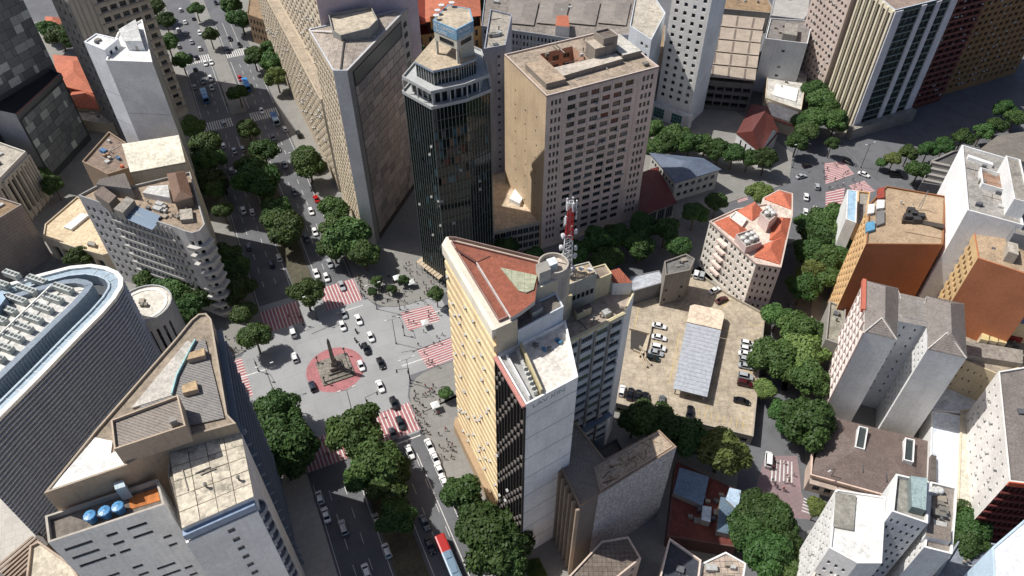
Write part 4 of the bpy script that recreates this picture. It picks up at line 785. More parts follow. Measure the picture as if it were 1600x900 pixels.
b = Bld('ochre_balcony_tower', 'ochre brown tower with small balconies at the top right corner', [p2, p2 + u_ * 44, p2 + u_ * 44 + v_ * 18, p2 + v_ * 18], 48, plaster((142, 108, 70), .4)); b.fac(0, ev(12, .03, .97, .6), rows(16, 2, 47, .5), depth=.8, nx=1, gl=[G_DARK, G_MID, G_PALE]); b.acs(0, 60, 3, 46); b.skin(3, plaster((104, 74, 48), .3)); b.roof(R_BROWN)
p3 = q1 - u_ * 2 + v_ * 24
b = Bld('pale_rear_tower', 'pale tower with lit balconies behind the strip tower left side', [p3, p3 + u_ * 20, p3 + u_ * 20 + v_ * 26, p3 + v_ * 26], 56, plaster((186, 170, 160), .3)); b.fac(3, ev(9, .03, .97, .5), rows(18, 2, 55, .5), depth=.6, nx=1); b.acs(3, 40, 3, 54); b.roof(R_GREY)
# ---------------- 30 pink building with terracotta roofs
ZP = 19; pw, pp = plaster((234, 226, 214), .2), plaster((204, 186, 180), .25)
b = Bld('pink_apartments', 'cream pink apartment house with orange tiled roofs and rooftop condensers', PX(ZP, (1109, 345), (1182, 411), (1221, 417), (1239, 335), (1239, 302), (1217, 296), (1192, 309), (1196, 318), (1150, 326)), ZP, pw, par=.5)
b.fac(0, [(.025, .06), (.085, .12), (.15, .185)] + ev(2, .24, .44, .8) + [(.49, .53), (.56, .6), (.67, .71), (.76, .795), (.83, .87), (.92, .96)], rows(6, .5, 18.6, .52), pw, depth=.35, nx=1, fr=FRAME_W, gl=[G_DARK, G_DARK, G_MID]); b.fac(1, ev(4, .06, .94, .4), rows(6, .5, 18.6, .46), pp, depth=.3, nx=1, fr=plain((150, 90, 84)), gl=[G_DARK]); b.fac(2, ev(8, .03, .97, .35), rows(6, .5, 18.6, .46), pp, nx=1)
b.ledges(0, [3.2 + 3 * k for k in range(5)], 1.0, .8, plaster((222, 200, 190), .3), .25, .43, 'balcony')
for k in range(6): b.ledges(0, (.6 + 3.02 * k,), .06, .18, pp, .46, 1, 'string_course'); b.ledges(1, (.6 + 3.02 * k,), .06, .18, plaster((210, 196, 190), .2), 0, 1, 'string_course')
b.ledges(0, (18.7,), .35, .3, plaster((176, 156, 146), .3), name='cornice'); b.ledges(1, (18.7,), .35, .3, plaster((176, 156, 146), .3), name='cornice'); b.roof(slabroof((214, 198, 184), .3), plaster((200, 182, 170), .2))
T1, T2, T3 = corrug((196, 110, 82), A71, .3, .35, .8), corrug((188, 104, 76), A161, .3, .35, .8), corrug((204, 118, 90), A26, .3, .35, .8)
hp_ = lambda q, h, m, fl=False: b.hip(PX(ZP, *q), ZP - .2, h, m, -.05, .45, .5, flip=fl)
hp_(((1116, 346), (1156, 378), (1172, 362), (1142, 336)), 1.6, T2); hp_(((1172, 392), (1184, 408), (1219, 413), (1230, 352), (1204, 346)), 2.2, T1) if False else None
hp_(((1178, 400), (1219, 412), (1229, 366), (1186, 384)), 1.9, T1); hp_(((1202, 374), (1230, 372), (1238, 340), (1208, 338)), 1.8, T2); hp_(((1152, 328), (1176, 344), (1194, 330), (1180, 314)), 2.4, T3); hp_(((1192, 308), (1212, 322), (1237, 328), (1239, 304), (1217, 298)), 1.8, T1) if False else hp_(((1192, 309), (1236, 326), (1238, 303), (1217, 297)), 1.9, T3)
b.blk('plant_well', PX(21.5, (1150, 366), (1166, 386), (1190, 378), (1176, 357)), ZP - .5, 21.5, pp, R_GREY, .5); b.blk('stair_tower', PX(23, (1188, 332), (1202, 346), (1216, 334), (1204, 318)), ZP - .5, 23, pp, R_GREY, .5); b.blk('white_terrace', PX(20, (1140, 338), (1160, 352), (1168, 340), (1150, 328)), ZP - .5, 19.6, pw, slabroof((224, 220, 214), .1), .3)
CY_ = MB(); CY_.lathe([(.75, 0), (.8, .2), (.8, 1.3), (.55, 1.5)], (0, 0, 0), 12); cym = CY_.mesh('roof_tank', [plain((196, 196, 192), .4)])
for x, y in ((1161, 372), (1167, 378), (1168, 367), (1175, 373), (1176, 364), (1182, 370)): p = W(x, y, 22); inst('roof_tank', cym, b.o, (p.x, p.y, 21.0))
for x, y in ((1198, 334), (1204, 330), (1200, 326), (1208, 334)): p = W(x, y, 23.2); inst('roof_tank', cym, b.o, (p.x, p.y, 22.5))
# ---------------- 31 orange tower, 32 white tower, 33 second orange tower
ow = plaster((182, 114, 76), .12); oc = plaster((216, 178, 128), .3); RT = slabroof((170, 148, 122), .35, 0, .9, (140, 110, 80), 2.0)
op = [W(1353, 381, 38), W(1384, 364, 38), W(1474, 382, 38), W(1478, 306, 38), W(1385, 290, 38), W(1358, 318, 38)]
b = Bld('orange_tower', 'orange brown tower with blank front wall and tan roof', [op[0], op[0].lerp(op[2], 1.0), op[3], op[4], op[5]], 38, ow, par=.5)
b.skin(0, ow); b.fac(4, ev(6, .03, .97, .55), rows(12, 2, 36, .5), oc, depth=.5, nx=1, gl=[plain((150, 110, 70)), G_DARK, plain((176, 136, 90))]); b.fac(3, ev(4, .03, .97, .55), rows(12, 2, 36, .5), oc, depth=.5, nx=1)
b.roof(RT, plaster((140, 96, 62), .3)); f = lambda u, v: W(1384, 366, 38).lerp(W(1474, 384, 38), u).lerp(W(1386, 292, 38).lerp(W(1477, 308, 38), u), v)
b.hip([f(.35, .15), f(1, .15), f(1, .85), f(.35, .85)], 37.7, 1.0, RT, 0); b.blk('roof_slot', [f(.28, .3), f(.98, .3), f(.98, .38), f(.28, .38)], 37.4, 38.7, plain((60, 52, 46)))
for u, v in ((.35, .36), (.45, .45), (.5, .33), (.4, .5), (.57, .42)): inst('dark_condenser', boxmesh(1.9, 1.5, 1.6, plain((56, 54, 54))), b.o, (*f(u, v), 38.3), R(-10))
for c_, (q) in (((96, 150, 180), ((1354, 362), (1367, 358), (1367, 345), (1354, 347))), ((214, 214, 210), ((1356, 334), (1366, 332), (1367, 318), (1357, 319))), ((120, 118, 116), ((1370, 352), (1382, 348), (1382, 328), (1370, 330))), ((220, 220, 218), ((1370, 326), (1382, 324), (1382, 312), (1371, 312))), ((150, 70, 56), ((1371, 310), (1382, 308), (1382, 292), (1372, 294)))): b.blk('terrace_cover', PX(38.3, *q), 37.3, 38.3, plain(c_, .5))
m = MB(); p = f(.55, .6)
for k in range(4): a = k * 1.57; m.tube((p.x + .5 * math.cos(a), p.y + .5 * math.sin(a), 38), (p.x, p.y, 45), .05, n=4)
m.build('antenna_mast', plain((150, 150, 150)), b.o); b.clut(6)
b = Bld('sky_blue_roof_shop', 'low annex with pale blue sheet roof beside the orange tower', PX(20, (1322, 342), (1338, 348), (1340, 298), (1324, 296)), 20, WHITE, par=.2); b.roof(corrug((160, 190, 212), A71, .5, .2))
b = Bld('grey_terrace_annex', 'narrow annex with grey terrace next to the orange tower', PX(16, (1338, 350), (1352, 350), (1360, 300), (1341, 298)), 16, oc); b.roof(R_GREY)
wp = PX(52, (1515, 325), (1578, 348), (1584, 262), (1505, 226))
wp = PX(50, (1512, 328), (1600, 352), (1578, 248), (1503, 226))
b = Bld('white_wall_tower', 'tall tower with huge sunlit blank white wall and grey roof', wp, 50, plaster((222, 222, 220), .12), par=.6)
b.skin(3, plaster((244, 244, 242), .05)); b.roof(slabroof((158, 154, 148), .5)); f2 = lambda u, v: wp[0].lerp(wp[1], u).lerp(wp[3].lerp(wp[2], u), v)
b.blk('roof_court', [f2(.3, .4), f2(.75, .4), f2(.75, .65), f2(.3, .65)], 49.4, 51, WHITE, slabroof((150, 120, 100)), .7); b.blk('stair_house', [f2(.7, .1), f2(.98, .1), f2(.98, .75), f2(.7, .75)], 49.4, 54.5, WHITE, R_GREY, .4); b.blk('roof_ridge', [f2(.1, .8), f2(.6, .78), f2(.6, .82), f2(.1, .84)], 49.4, 50.4, WHITE); b.clut(22)
o2 = PX(44, (1528, 403), (1640, 440), (1640, 350), (1516, 330))
b = Bld('second_orange_tower', 'second orange brown tower with tan hip roof at the right edge', o2, 44, plaster((180, 114, 78), .12), par=.4)
b.skin(0, plaster((180, 114, 78), .12)); b.fac(3, ev(9, .03, .97, .55), rows(13, 2, 42, .55), plaster((200, 170, 124), .3), depth=.5, nx=1, gl=[G_DARK, plain((110, 76, 54)), plain((150, 110, 70))]); b.roof(RT); f3 = lambda u, v: o2[0].lerp(o2[1], u).lerp(o2[3].lerp(o2[2], u), v)
b.hip([f3(.02, .04), f3(.98, .04), f3(.98, .9), f3(.02, .9)], 43.7, 1.6, RT, 0); b.blk('grey_plant_house', [f3(.4, .35), f3(.98, .35), f3(.98, .8), f3(.4, .8)], 43.5, 49, plaster((130, 132, 134), .5), R_GREY, .5); b.blk('tank_house', [f3(.36, .1), f3(.5, .1), f3(.5, .3), f3(.36, .3)], 44, 47, plaster((176, 166, 150), .4), R_LIGHT); b.clut(10)
b = Bld('blue_sheet_shed', 'pale blue sheet roofed shed below the second orange tower', PX(26, (1536, 494), (1640, 515), (1640, 480), (1540, 474)), 26, plaster((226, 206, 160), .3), par=.2); b.fac(0, ev(3, .1, .6, .4), [(22, 24)], nx=2); b.roof(corrug((160, 178, 196), A71, .9, .2))
yw = plaster((200, 184, 154), .35)
b = Bld('yellow_terrace_block', 'worn yellow block with terraces behind the grey twin tower', PX(20, (1500, 560), (1560, 585), (1640, 560), (1640, 505), (1510, 480)), 20, yw, par=.5)
b.fac(0, ev(5, .08, .92, .18), rows(5, 2, 19, .25), nx=1, skip=.3); b.roof(slabroof((160, 148, 130), .6)); b.blk('low_wall_roof', PX(22, (1510, 552), (1600, 566), (1600, 545), (1512, 530)), 19, 21.5, CONC, slabroof((150, 142, 132), .6))
for k in range(3): b.blk('yellow_box', PX(23, (1534 + k * 14, 528 + k * 2), (1546 + k * 14, 531 + k * 2), (1548 + k * 14, 514 + k * 2), (1537 + k * 14, 512 + k * 2)), 19, 22.6, yw, plaster((196, 180, 130), .3))
b.blk('red_awning', PX(22, (1582, 524), (1600, 528), (1600, 514), (1584, 512)), 20, 21.5, plain((150, 44, 44))); b.clut(18)
# ---------------- 34 grey twin tower
ZW = 35; tw_ = plaster((238, 236, 230), .3); fr_ = corrug((126, 118, 112), A71, .45, .5)
b = Bld('grey_twin_tower', 'grey twin tower with two blank front slabs, court and hip roofs', PX(ZW, (1351, 519), (1401, 531), (1401, 490), (1410, 494), (1449, 503), (1449, 546), (1510, 560), (1506, 474), (1448, 462), (1445, 476), (1408, 466), (1403, 450), (1353, 438)), ZW, tw_, par=0)
for i in (0, 5): b.skin(i, plaster((238, 236, 230), .28))
b.fac(4, ev(4, .05, .95, .35), rows(11, 6, 33, .4), WHITE, nx=1); b.fac(3, ev(2, .05, .95, .15), rows(9, 6, 33, .3), plaster((216, 220, 224), .2), nx=1)
b.fac(12, ev(5, .03, .97, .6), rows(11, 6, 34, .6), plaster((214, 206, 198), .2), depth=.9, nx=1, gl=[G_DARK, plain((120, 60, 50)), G_MID]); b.fins(12, [k / 5 for k in range(6)], 5, 35, .35, .5, plaster((212, 190, 182), .3), 'pier'); b.ledges(12, [6 + 2.55 * k for k in range(11)], .3, .5, plaster((222, 212, 206), .3), name='balcony'); b.ledges(12, (34.2,), .9, 1.2, plaster((184, 104, 84), .2), .0, .6, name='red_cornice')
b.hip(PX(ZW, (1352, 518), (1401, 530), (1403, 451), (1354, 439)), ZW, 2.6, fr_, .1); b.hip(PX(ZW, (1450, 545), (1510, 559), (1506, 475), (1449, 463)), ZW, 2.8, fr_, .1); m = MB(); m.face([(*p, ZW - .2) for p in PX(ZW, (1400, 500), (1450, 510), (1448, 466), (1402, 456))]); m.build('link_roof', corrug((140, 134, 128), A71, .45), b.o); b.finish()
for (x0, y0), (x1, y1), (x2, y2) in (((1351, 519), (1401, 531), (1378, 497)), ((1449, 546), (1510, 560), (1480, 520))):
    for a in ((x0, y0), (x1, y1)): p, q = W(*a, ZW), W(x2, y2, ZW + 2.4); m = MB(); m.tube((p.x, p.y, ZW + .1), (q.x, q.y, ZW + 2.5), .16, n=5); m.build('hip_cap', plain((196, 190, 182)), b.o)
b = Bld('side_annex', 'low grey annex with stained roof left of the twin tower', PX(14, (1290, 530), (1318, 540), (1322, 480), (1296, 470)), 14, CONC); b.roof(slabroof((150, 146, 132), .6)); b.clut(4)
# ---------------- 36 brown roofed hall with skylights, 37 white low roofs
bp_ = PX(7, (1268, 742), (1450, 792), (1452, 690), (1292, 650), (1270, 712))
b = Bld('brown_roof_hall', 'wide hall with brown sheet roof and two white skylights', bp_, 7, plaster((190, 172, 158), .3), par=.0)
b.fac(0, ev(9, .04, .96, .6), [(1, 5)], nx=3, depth=.5, gl=[G_DARK]); b.finish(); fb = lambda u, v: bp_[0].lerp(bp_[1], u).lerp(bp_[3].lerp(bp_[2], u), v)
b.hip([fb(0, 0), fb(1, 0), fb(1, 1), fb(0, 1)], 7.0, 2.2, corrug((112, 98, 92), A71, .5, .4), .1, .45)
for u in (.30, .74): b.blk('skylight', [fb(u, .5), fb(u + .09, .5), fb(u + .09, .86), fb(u, .86)], 7.2, 9.6, WHITE, glassm((60, 66, 66), .2), .5)
b.ledges(0, (5.4,), 1.6, .25, plaster((170, 154, 142)), name='canopy'); bands(b, [bp_[4], bp_[0], bp_[1]], (6.7,), .5, .7, plaster((206, 180, 164), .3), 'cornice'); b.clut(5, z=8.2, kinds='pv')
b = Bld('white_flat_roof', 'low building with big clean white roof behind the brown hall', PX(9, (1452, 760), (1496, 770), (1502, 650), (1456, 640)), 9, WHITE, par=.3); b.roof(slabroof((214, 222, 232), .08)); b.blk('roof_slot', PX(9.5, (1452, 752), (1462, 754), (1462, 714), (1454, 712)), 8.5, 10, plaster((120, 110, 104)), R_DARK)
b = Bld('cream_flat_roof', 'cream flat roof strip beside the big white roof', PX(9.5, (1496, 786), (1538, 800), (1536, 640), (1502, 640)), 9.5, CREAM, par=.3); b.roof(slabroof((206, 200, 184), .25)); b.blk('roof_hatch', PX(10.5, (1521, 766), (1537, 771), (1535, 730), (1520, 730)), 9, 10.4, BEIGE, SHEETB, .4)
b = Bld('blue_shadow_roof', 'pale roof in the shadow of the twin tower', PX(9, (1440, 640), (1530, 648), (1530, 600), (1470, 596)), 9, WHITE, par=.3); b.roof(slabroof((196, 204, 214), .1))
# ---------------- 38 right edge apartment house
ep = PX(27, (1577, 752), (1690, 765), (1680, 560), (1560, 580))
b = Bld('right_edge_apartments', 'white apartment house with red brown base at the right edge', ep, 27, plaster((226, 222, 216), .2), par=.5)
b.fac(3, ev(9, .03, .97, .22), rows(8, 3, 26, .35), depth=.3, nx=1); b.acs(3, 12, 12, 26); b.fac(0, ev(12, .02, .98, .6), rows(9, 0, 25.5, .6), plaster((84, 32, 28), .3), depth=.5, nx=1, gl=[G_DARK, plain((96, 40, 36))]); b.ledges(0, (25.6,), .3, 1.4, plaster((186, 84, 54), .2), name='red_cornice'); b.ledges(0, [1 + 2.7 * k for k in range(9)], .5, .5, plaster((96, 40, 36), .3), name='balcony'); b.roof(corrug((128, 120, 114), A71, .5)); b.clut(9)
# ---------------- 39 white stepped apartments (bottom right)
wa = plaster((228, 226, 222), .18); 
b = Bld('white_corner_apartments', 'white apartment block with speckled windows and grey roof patch', PX(34, (1296, 856), (1340, 880), (1378, 880), (1384, 776), (1306, 764)), 34, wa, par=.4)
b.fac(4, ev(6, .04, .96, .3), rows(11, 2, 33, .4), depth=.3, nx=1); b.acs(4, 9, 4, 32); b.fac(0, ev(3, .1, .9, .4), rows(10, 2, 31, .4), wa, nx=1); b.roof(slabroof((232, 230, 224), .12)); b.blk('grey_roof_patch', PX(34.2, (1302, 822), (1334, 828), (1338, 774), (1306, 768)), 33.3, 34.1, CONC, slabroof((150, 146, 136), .4))
b = Bld('cream_stepped_wing', 'cream stepped wing with balconies at the bottom of the right side', PX(24, (1250, 950), (1330, 960), (1342, 860), (1288, 852)), 24, plaster((200, 194, 180), .25), par=.4)
b.fac(3, ev(5, .04, .96, .35), rows(7, 2, 23, .4), wa, nx=1); b.roof(slabroof((176, 172, 162), .3)); b.blk('penthouse', PX(27, (1302, 905), (1330, 915), (1340, 870), (1316, 866)), 23, 27, wa, R_LIGHT, .4); b.clut(10)
b = Bld('speckled_white_tower', 'white tower with glassy roof terrace and dense small windows', PX(38, (1394, 799), (1450, 818), (1452, 752), (1400, 740)), 38, wa, par=1.0)
b.fac(0, ev(2, .04, .4, .35) + ev(3, .46, .97, .4), rows(13, 2, 36.5, .42), plaster((190, 194, 198), .25), depth=.35, nx=2, gl=[G_DARK, G_DARK, G_MID]); b.skin(3, plaster((232, 232, 230), .1)); b.roof(slabroof((150, 148, 140), .35)); b.blk('glass_canopy', PX(39.5, (1426, 790), (1448, 796), (1450, 746), (1424, 742)), 37.2, 39.2, plain((120, 132, 130)), corrug((150, 168, 168), A71, .6, .2))
b = Bld('stepped_white_tower', 'white stepped tower with tank roof and grey side wall at the bottom right', PX(34, (1444, 855), (1488, 866), (1494, 800), (1496, 762), (1454, 752), (1450, 812)), 34, wa, par=.6)
b.skin(0, plaster((222, 222, 220), .3)); b.fac(5, ev(4, .04, .96, .4), rows(11, 2, 33, .42), wa, nx=1); b.roof(slabroof((140, 132, 124), .4)); b.blk('shed', PX(35, (1446, 838), (1486, 846), (1486, 824), (1450, 818)), 33, 35, WHITE, SHEETB)
for x in (1456, 1463, 1470): inst('roof_tank', cym, b.o, (*W(x, 764, 35), 33.4), 0)
b.clut(10)
gw_ = PX(33, (1400, 905), (1446, 850), (1490, 866), (1455, 930))
b = Bld('white_corner_roof', 'bright white flat roof cropped by the bottom right corner', PX(36, (1552, 900), (1640, 960), (1640, 790), (1600, 812), (1550, 855)), 36, plaster((186, 206, 220), .1), par=.2); b.roof(slabroof((244, 246, 248), .02))
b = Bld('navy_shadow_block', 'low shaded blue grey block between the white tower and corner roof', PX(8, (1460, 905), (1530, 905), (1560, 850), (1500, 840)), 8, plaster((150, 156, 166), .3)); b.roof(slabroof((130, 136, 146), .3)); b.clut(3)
# ---------------- 41 centre: yellow wedge tower and its neighbours
ye, ye2 = plaster((226, 202, 160), .2), plaster((200, 160, 108), .25); pg_ = plaster((176, 174, 162), .45)
yp = [S(*q) for q in ((35, 82), (39.5, 82.5), (40.2, 87.4), (51, 88.6), (54.8, 90.6), (37.5, 107.9), (36.2, 108.6), (35.1, 107.3))]
b = Bld('yellow_tower', 'yellow wedge shaped tower with curved floor bands and red tiled roof', yp, 66, plaster((198, 186, 164), .3), par=.0)
b.fac(7, ev(13, .03, .97, .72), rows(20, 5, 63.5, .46), ye2, depth=.35, nx=2, fr=plain((206, 166, 112)), gl=[plain((200, 156, 104)), plain((186, 138, 88)), plain((206, 164, 112)), plain((130, 98, 70))])
for i in range(7): b.skin(i, ye if i in (5, 6) else b.wall)
ol = [yp[5], yp[6], yp[7], yp[0]]
bands(b, ol, [4.2 + 58.5 / 20 * k for k in range(21)], .5, 1.75, ye, 'floor_band'); b.acs(7, 44, 5, 62, .02, .98, 2.925, .45); bands(b, ol, (63.6,), .8, 2.5, plaster((228, 220, 200), .15), 'cornice'); bands(b, ol[1:], (.15,), 1.8, 3.6, plaster((170, 146, 116), .3), 'street_canopy')
RED_T = slabroof((146, 88, 70), .7, 0, .9, (84, 48, 38), 4.0); RED_T2 = slabroof((156, 92, 70), .6, 0, .9, (96, 54, 42), 5.0); CRM = plaster((214, 206, 188), .2)
Q = inset(yp, 1.1); Q2 = inset(yp, 1.35); ring(b, yp, Q, 66.12, CRM, 'roof_gutter', zb=65.9); ring(b, inset(yp, .1), inset(yp, .35), 66.9, plaster((136, 112, 104), .4), 'parapet', 3, 6, zb=66.1); ring(b, Q, Q2, 66.7, plaster((150, 120, 110), .4), 'parapet', zb=65.9)
m = MB(); m.face([(q.x, q.y, 66.2) for q in Q2]); m.build('tiled_roof', RED_T, b.o)
up = ccw(PX(67.2, (745, 411), (798, 496), (812, 488), (836, 470), (841, 424), (768, 401))); m = MB(); m.prism(up, 66.2, 67.2, 1, 0); m.build('upper_tiled_roof', [RED_T2, plaster((190, 184, 178), .3)], b.o)
for e0, e1 in (((745, 410), (798, 496)), ((745, 410), (766, 400)), ((712, 388), (746, 410))): a, c = W(*e0, 67.2), W(*e1, 67.2); m = MB(); m.tube((a.x, a.y, 67.1), (c.x, c.y, 67.1), .2, n=5); m.build('ridge_cap', plain((176, 166, 158)) if e1[0] > 770 else plain((96, 60, 48)), b.o)
m = MB(); m.prism(ccw(PX(67.5, (782, 418), (839, 430), (834, 452), (822, 457), (811, 454))), 67.1, 67.5, 0); m.build('green_skylight', slabroof((170, 172, 146), .15, 1.2, .6, (120, 122, 100)), b.o)
b.blk('front_roof_box', [S(39.6, 82.55), S(50.2, 84.5), S(50.6, 88.5), S(40.3, 87.3)], 50, 63, plaster((208, 214, 220), .2), slabroof((140, 132, 124), .4), .4); b.blk('roof_hatch', [S(43.5, 84.5), S(46, 85), S(46.2, 87), S(43.8, 86.6)], 62.5, 64, pg_, CONC)
cr = S(51.4, 91.6); rp = [cr + Vector((math.cos(6.2832 * i / 20), math.sin(6.2832 * i / 20))) * 3.0 for i in range(20)]; rq = inset(rp, .3); ring(b, rp, rq, 67.9, plaster((176, 168, 158), .5), 'round_parapet', zb=60); m = MB(); m.face([(*p, 66.9) for p in rq]); m.build('round_terrace', slabroof((206, 194, 180), .4), b.o)
b.blk('stair_box', [S(47, 88.8), S(49.5, 89), S(49.8, 91.4), S(47.5, 91.4)], 66, 69.2, pg_, CONC); b.blk('cabin', [S(49.8, 90), S(51.6, 90.2), S(51.8, 92), S(50, 92)], 66.9, 69, plain((176, 186, 192)), plain((206, 210, 212)))
# dark sunscreen block with white end wall
dp = [S(*q) for q in ((35, 81.95), (35, 69.4), (46.3, 71), (50.8, 84.35))]
b = Bld('sunscreen_block', 'block with dark sunscreen facade and tall white blank wall beside yellow tower', dp, 59, plaster((241, 239, 234), .2), par=.8)
dk = plaster((50, 46, 44), .2); b.fac(0, ev(9, .01, .99, .7), rows(19, 3, 58, .62), dk, depth=.9, nx=1, gl=[G_DARK, glassm((30, 26, 24)), G_MID], fr=FRAME_D); b.fins(0, [k / 9 for k in range(10)], 2, 58, .45, .22, dk)
hood = boxmesh(.85, .5, .5, plain((96, 90, 86))); a_, d_, n_, L_, g_ = b.fr(0)
for r in range(19):
    for c in range(9):
        if (r * 5 + c * 3) % 4 < 2: p = b.at(0, (c + .5) / 9, .25); inst('sunshade_box', hood, b.o, (p.x, p.y, 3.4 + 55 / 19 * r), g_)
b.ledges(0, (58.2,), .7, .5, plaster((190, 132, 122), .2), name='pink_ledge'); b.acs(0, 6, 10, 50, out=.5)
wwl = plaster((241, 239, 234), .18); b.skin(1, wwl)
for k in range(8): b.ledges(1, (6 + 7 * k,), .03, .14, plain((150, 154, 160)), name='joint')
b.roof(slabroof((222, 216, 206), .35, 0, .9, (150, 130, 120))); text_on(b, 1, .12, 56.9, 1.5, 'LAV KIN', plain((150, 156, 162)), .03, 'graffiti', 1.3)
b.blk('gallery_floor', [S(35.4, 81.5), S(35.4, 70), S(38.2, 70.4), S(39.5, 82)], 57.9, 58.3, plain((150, 150, 148))); b.blk('gallery_wall', [S(38.4, 70.5), S(38.8, 70.5), S(40.2, 82), S(39.7, 82)], 58, 60.0, plaster((190, 178, 140), .3))
for k in range(5): p = S(37.7 + k * .16, 71.6 + k * 1.15); o = inst('condenser', boxmesh(1.2, .75, 1.1, plain((206, 206, 200))), b.o, (p.x, p.y, 58.3), g_); f_ = bpy.data.objects.new('fan', CACHE['fan']); col.objects.link(f_); f_.parent = o; f_.location = (0, 0, 1.11)
for k in range(5): p = S(38.4 + k * .13, 77 + k * .95); inst('condenser', boxmesh(.9, .6, .8, AC_M), b.o, (p.x, p.y, 58.3), g_)
b.blk('gallery_rail', [S(36.2, 70.6), S(36.45, 70.6), S(36.75, 81), S(36.5, 81)], 58.3, 59.4, WHITE); 
for _ in range(8): p = S(rnd.uniform(42, 47.5), rnd.uniform(79.5, 81.8)); inst('loose_box', boxmesh(.8, .6, .6, rnd.choice([plain((96, 100, 104)), plain((70, 120, 150)), plain((140, 136, 130))])), b.o, (p.x, p.y, 58.2), rnd.random() * 3)
# windowed block on the right
rb = [S(*q) for q in ((51, 84.5), (66.5, 86.7), (71.5, 91), (71, 97), (56, 98), (55.3, 91.2), (51.4, 88.7))]
b = Bld('windowed_block', 'block with strips of office windows and cream roof rooms behind white terrace', rb, 52, plaster((190, 196, 200), .3), par=.9)
b.fac(0, ev(1, .02, .24, .9) + ev(1, .27, .49, .9) + ev(1, .52, .74, .9) + ev(1, .77, .98, .9), rows(14, 6, 51, .5), plaster((196, 200, 200), .25), depth=.35, nx=5, fr=FRAME_G, gl=[G_DARK] * 4 + [G_MID, glassm((96, 110, 70), .3), G_BLUE]); b.fins(0, [.005, .255, .505, .755], 5, 51, .35, .45, CONC, 'pier'); b.acs(0, 16, 8, 48)
b.ledges(0, (16.2,), 1.2, .5, plain((110, 124, 140)), name='podium_ledge'); b.skin(1, plaster((236, 234, 230), .15)); b.ledges(0, (51.2,), .3, .7, plaster((206, 194, 156), .25), name='cream_coping'); b.roof(slabroof((172, 158, 144), .4), plaster((214, 202, 164), .2))
pc_ = plaster((206, 194, 158), .3); pg_ = plaster((176, 174, 162), .45)
b.blk('roof_room', [S(53.2, 90.4), S(56.2, 91.4), S(56.4, 96), S(55.4, 96)], 51, 57, pc_, slabroof((196, 180, 154), .5), .3); b.blk('roof_room', [S(55.4, 92.6), S(62.7, 93.0), S(63, 97), S(56.2, 97.6)], 51, 59.2, pg_, slabroof((190, 172, 146), .6), .3); b.blk('roof_room', [S(62.8, 93.2), S(66.8, 93.6), S(67, 96.8), S(63.2, 97)], 51, 57.2, pc_, slabroof((150, 136, 120), .5), .3); b.blk('low_box', [S(56.5, 89.4), S(60.2, 89.9), S(60.4, 91.2), S(56.7, 90.8)], 51.2, 53.2, pc_, R_DARK); b.blk('tiled_corner', [S(67.1, 93), S(70.9, 91.4), S(70.7, 96.6), S(67.2, 96.8)], 51, 54.6, WHITE, corrug((150, 84, 62), A161, .35, .75, .85))
wm = winmesh(.7, 1.3, 1, 1, FRAME_D); aa, bb = S(55.4, 92.57), S(62.7, 92.97)
for k in range(6): p = aa.lerp(bb, .12 + k * .15); inst('window', wm, b.o, (p.x + .012, p.y - .03, 54.0), math.atan2((bb - aa).y, (bb - aa).x))
b.clut(7, [S(52, 85.4), S(66, 87.5), S(66, 90), S(55, 89)], 51.1)
for q in ((54.5, 93.6), (57, 94.5), (60, 95), (61.5, 94)): dish(b.o, S(*q), 58.9 if q[0] > 55 else 56.7, .6)
# lattice mast
mp_ = S(57.2, 96.2); ms = empty('radio_mast', (mp_.x, mp_.y, 58.9)); tag(ms, 'red and white lattice radio mast with dishes on the yellow tower roof', 'radio mast')
mh = 18.6; wr = lambda z: 1.5 - .9 * z / mh; MR, MW = plain((176, 40, 40), .5), plain((206, 206, 206), .5)
for lo_, hi_, mat, nm in ((0, 9.6, MW, 'lower_lattice'), (9.6, 17.2, MR, 'upper_lattice'), (17.2, mh, MW, 'top_lattice')):
    m = MB(); cpt = lambda k, z: (mp_.x + wr(z) * math.cos(.785 + k * 1.5708), mp_.y + wr(z) * math.sin(.785 + k * 1.5708), 58.9 + z)
    n_ = int((hi_ - lo_) / 1.3) or 1
    for j in range(n_):
        z0, z1 = lo_ + (hi_ - lo_) * j / n_, lo_ + (hi_ - lo_) * (j + 1) / n_
        for k in range(4): m.tube(cpt(k, z0), cpt(k, z1), .11, n=4); m.tube(cpt(k, z0), cpt(k + 1, z1), .07, n=4); m.tube(cpt(k + 1, z0), cpt(k, z1), .07, n=4); m.tube(cpt(k, z1), cpt(k + 1, z1), .07, n=4)
    m.build(nm, mat, ms)
for k in range(11):
    z = rnd.uniform(1, 13); a = rnd.uniform(0, 6.28); r_ = wr(z) + .55; m = MB(); c = Vector((mp_.x + r_ * math.cos(a), mp_.y + r_ * math.sin(a), 58.9 + z)); d = Vector((math.cos(a), math.sin(a), 0)); m.tube(c - d * .5, c, .55, .6, 10); m.tube(c, c + d * .15, .6, .2, 10); m.build('dish', MW, ms)
for k in range(9):
    z = 17.8 if k < 5 else rnd.uniform(10, 16); a = 6.28 * k / 5; r_ = wr(z) + .35; m = MB(); m.box((mp_.x + r_ * math.cos(a), mp_.y + r_ * math.sin(a), 58.9 + z - .8), .25, .35, 2.0, a); m.build('panel_antenna', MW, ms)
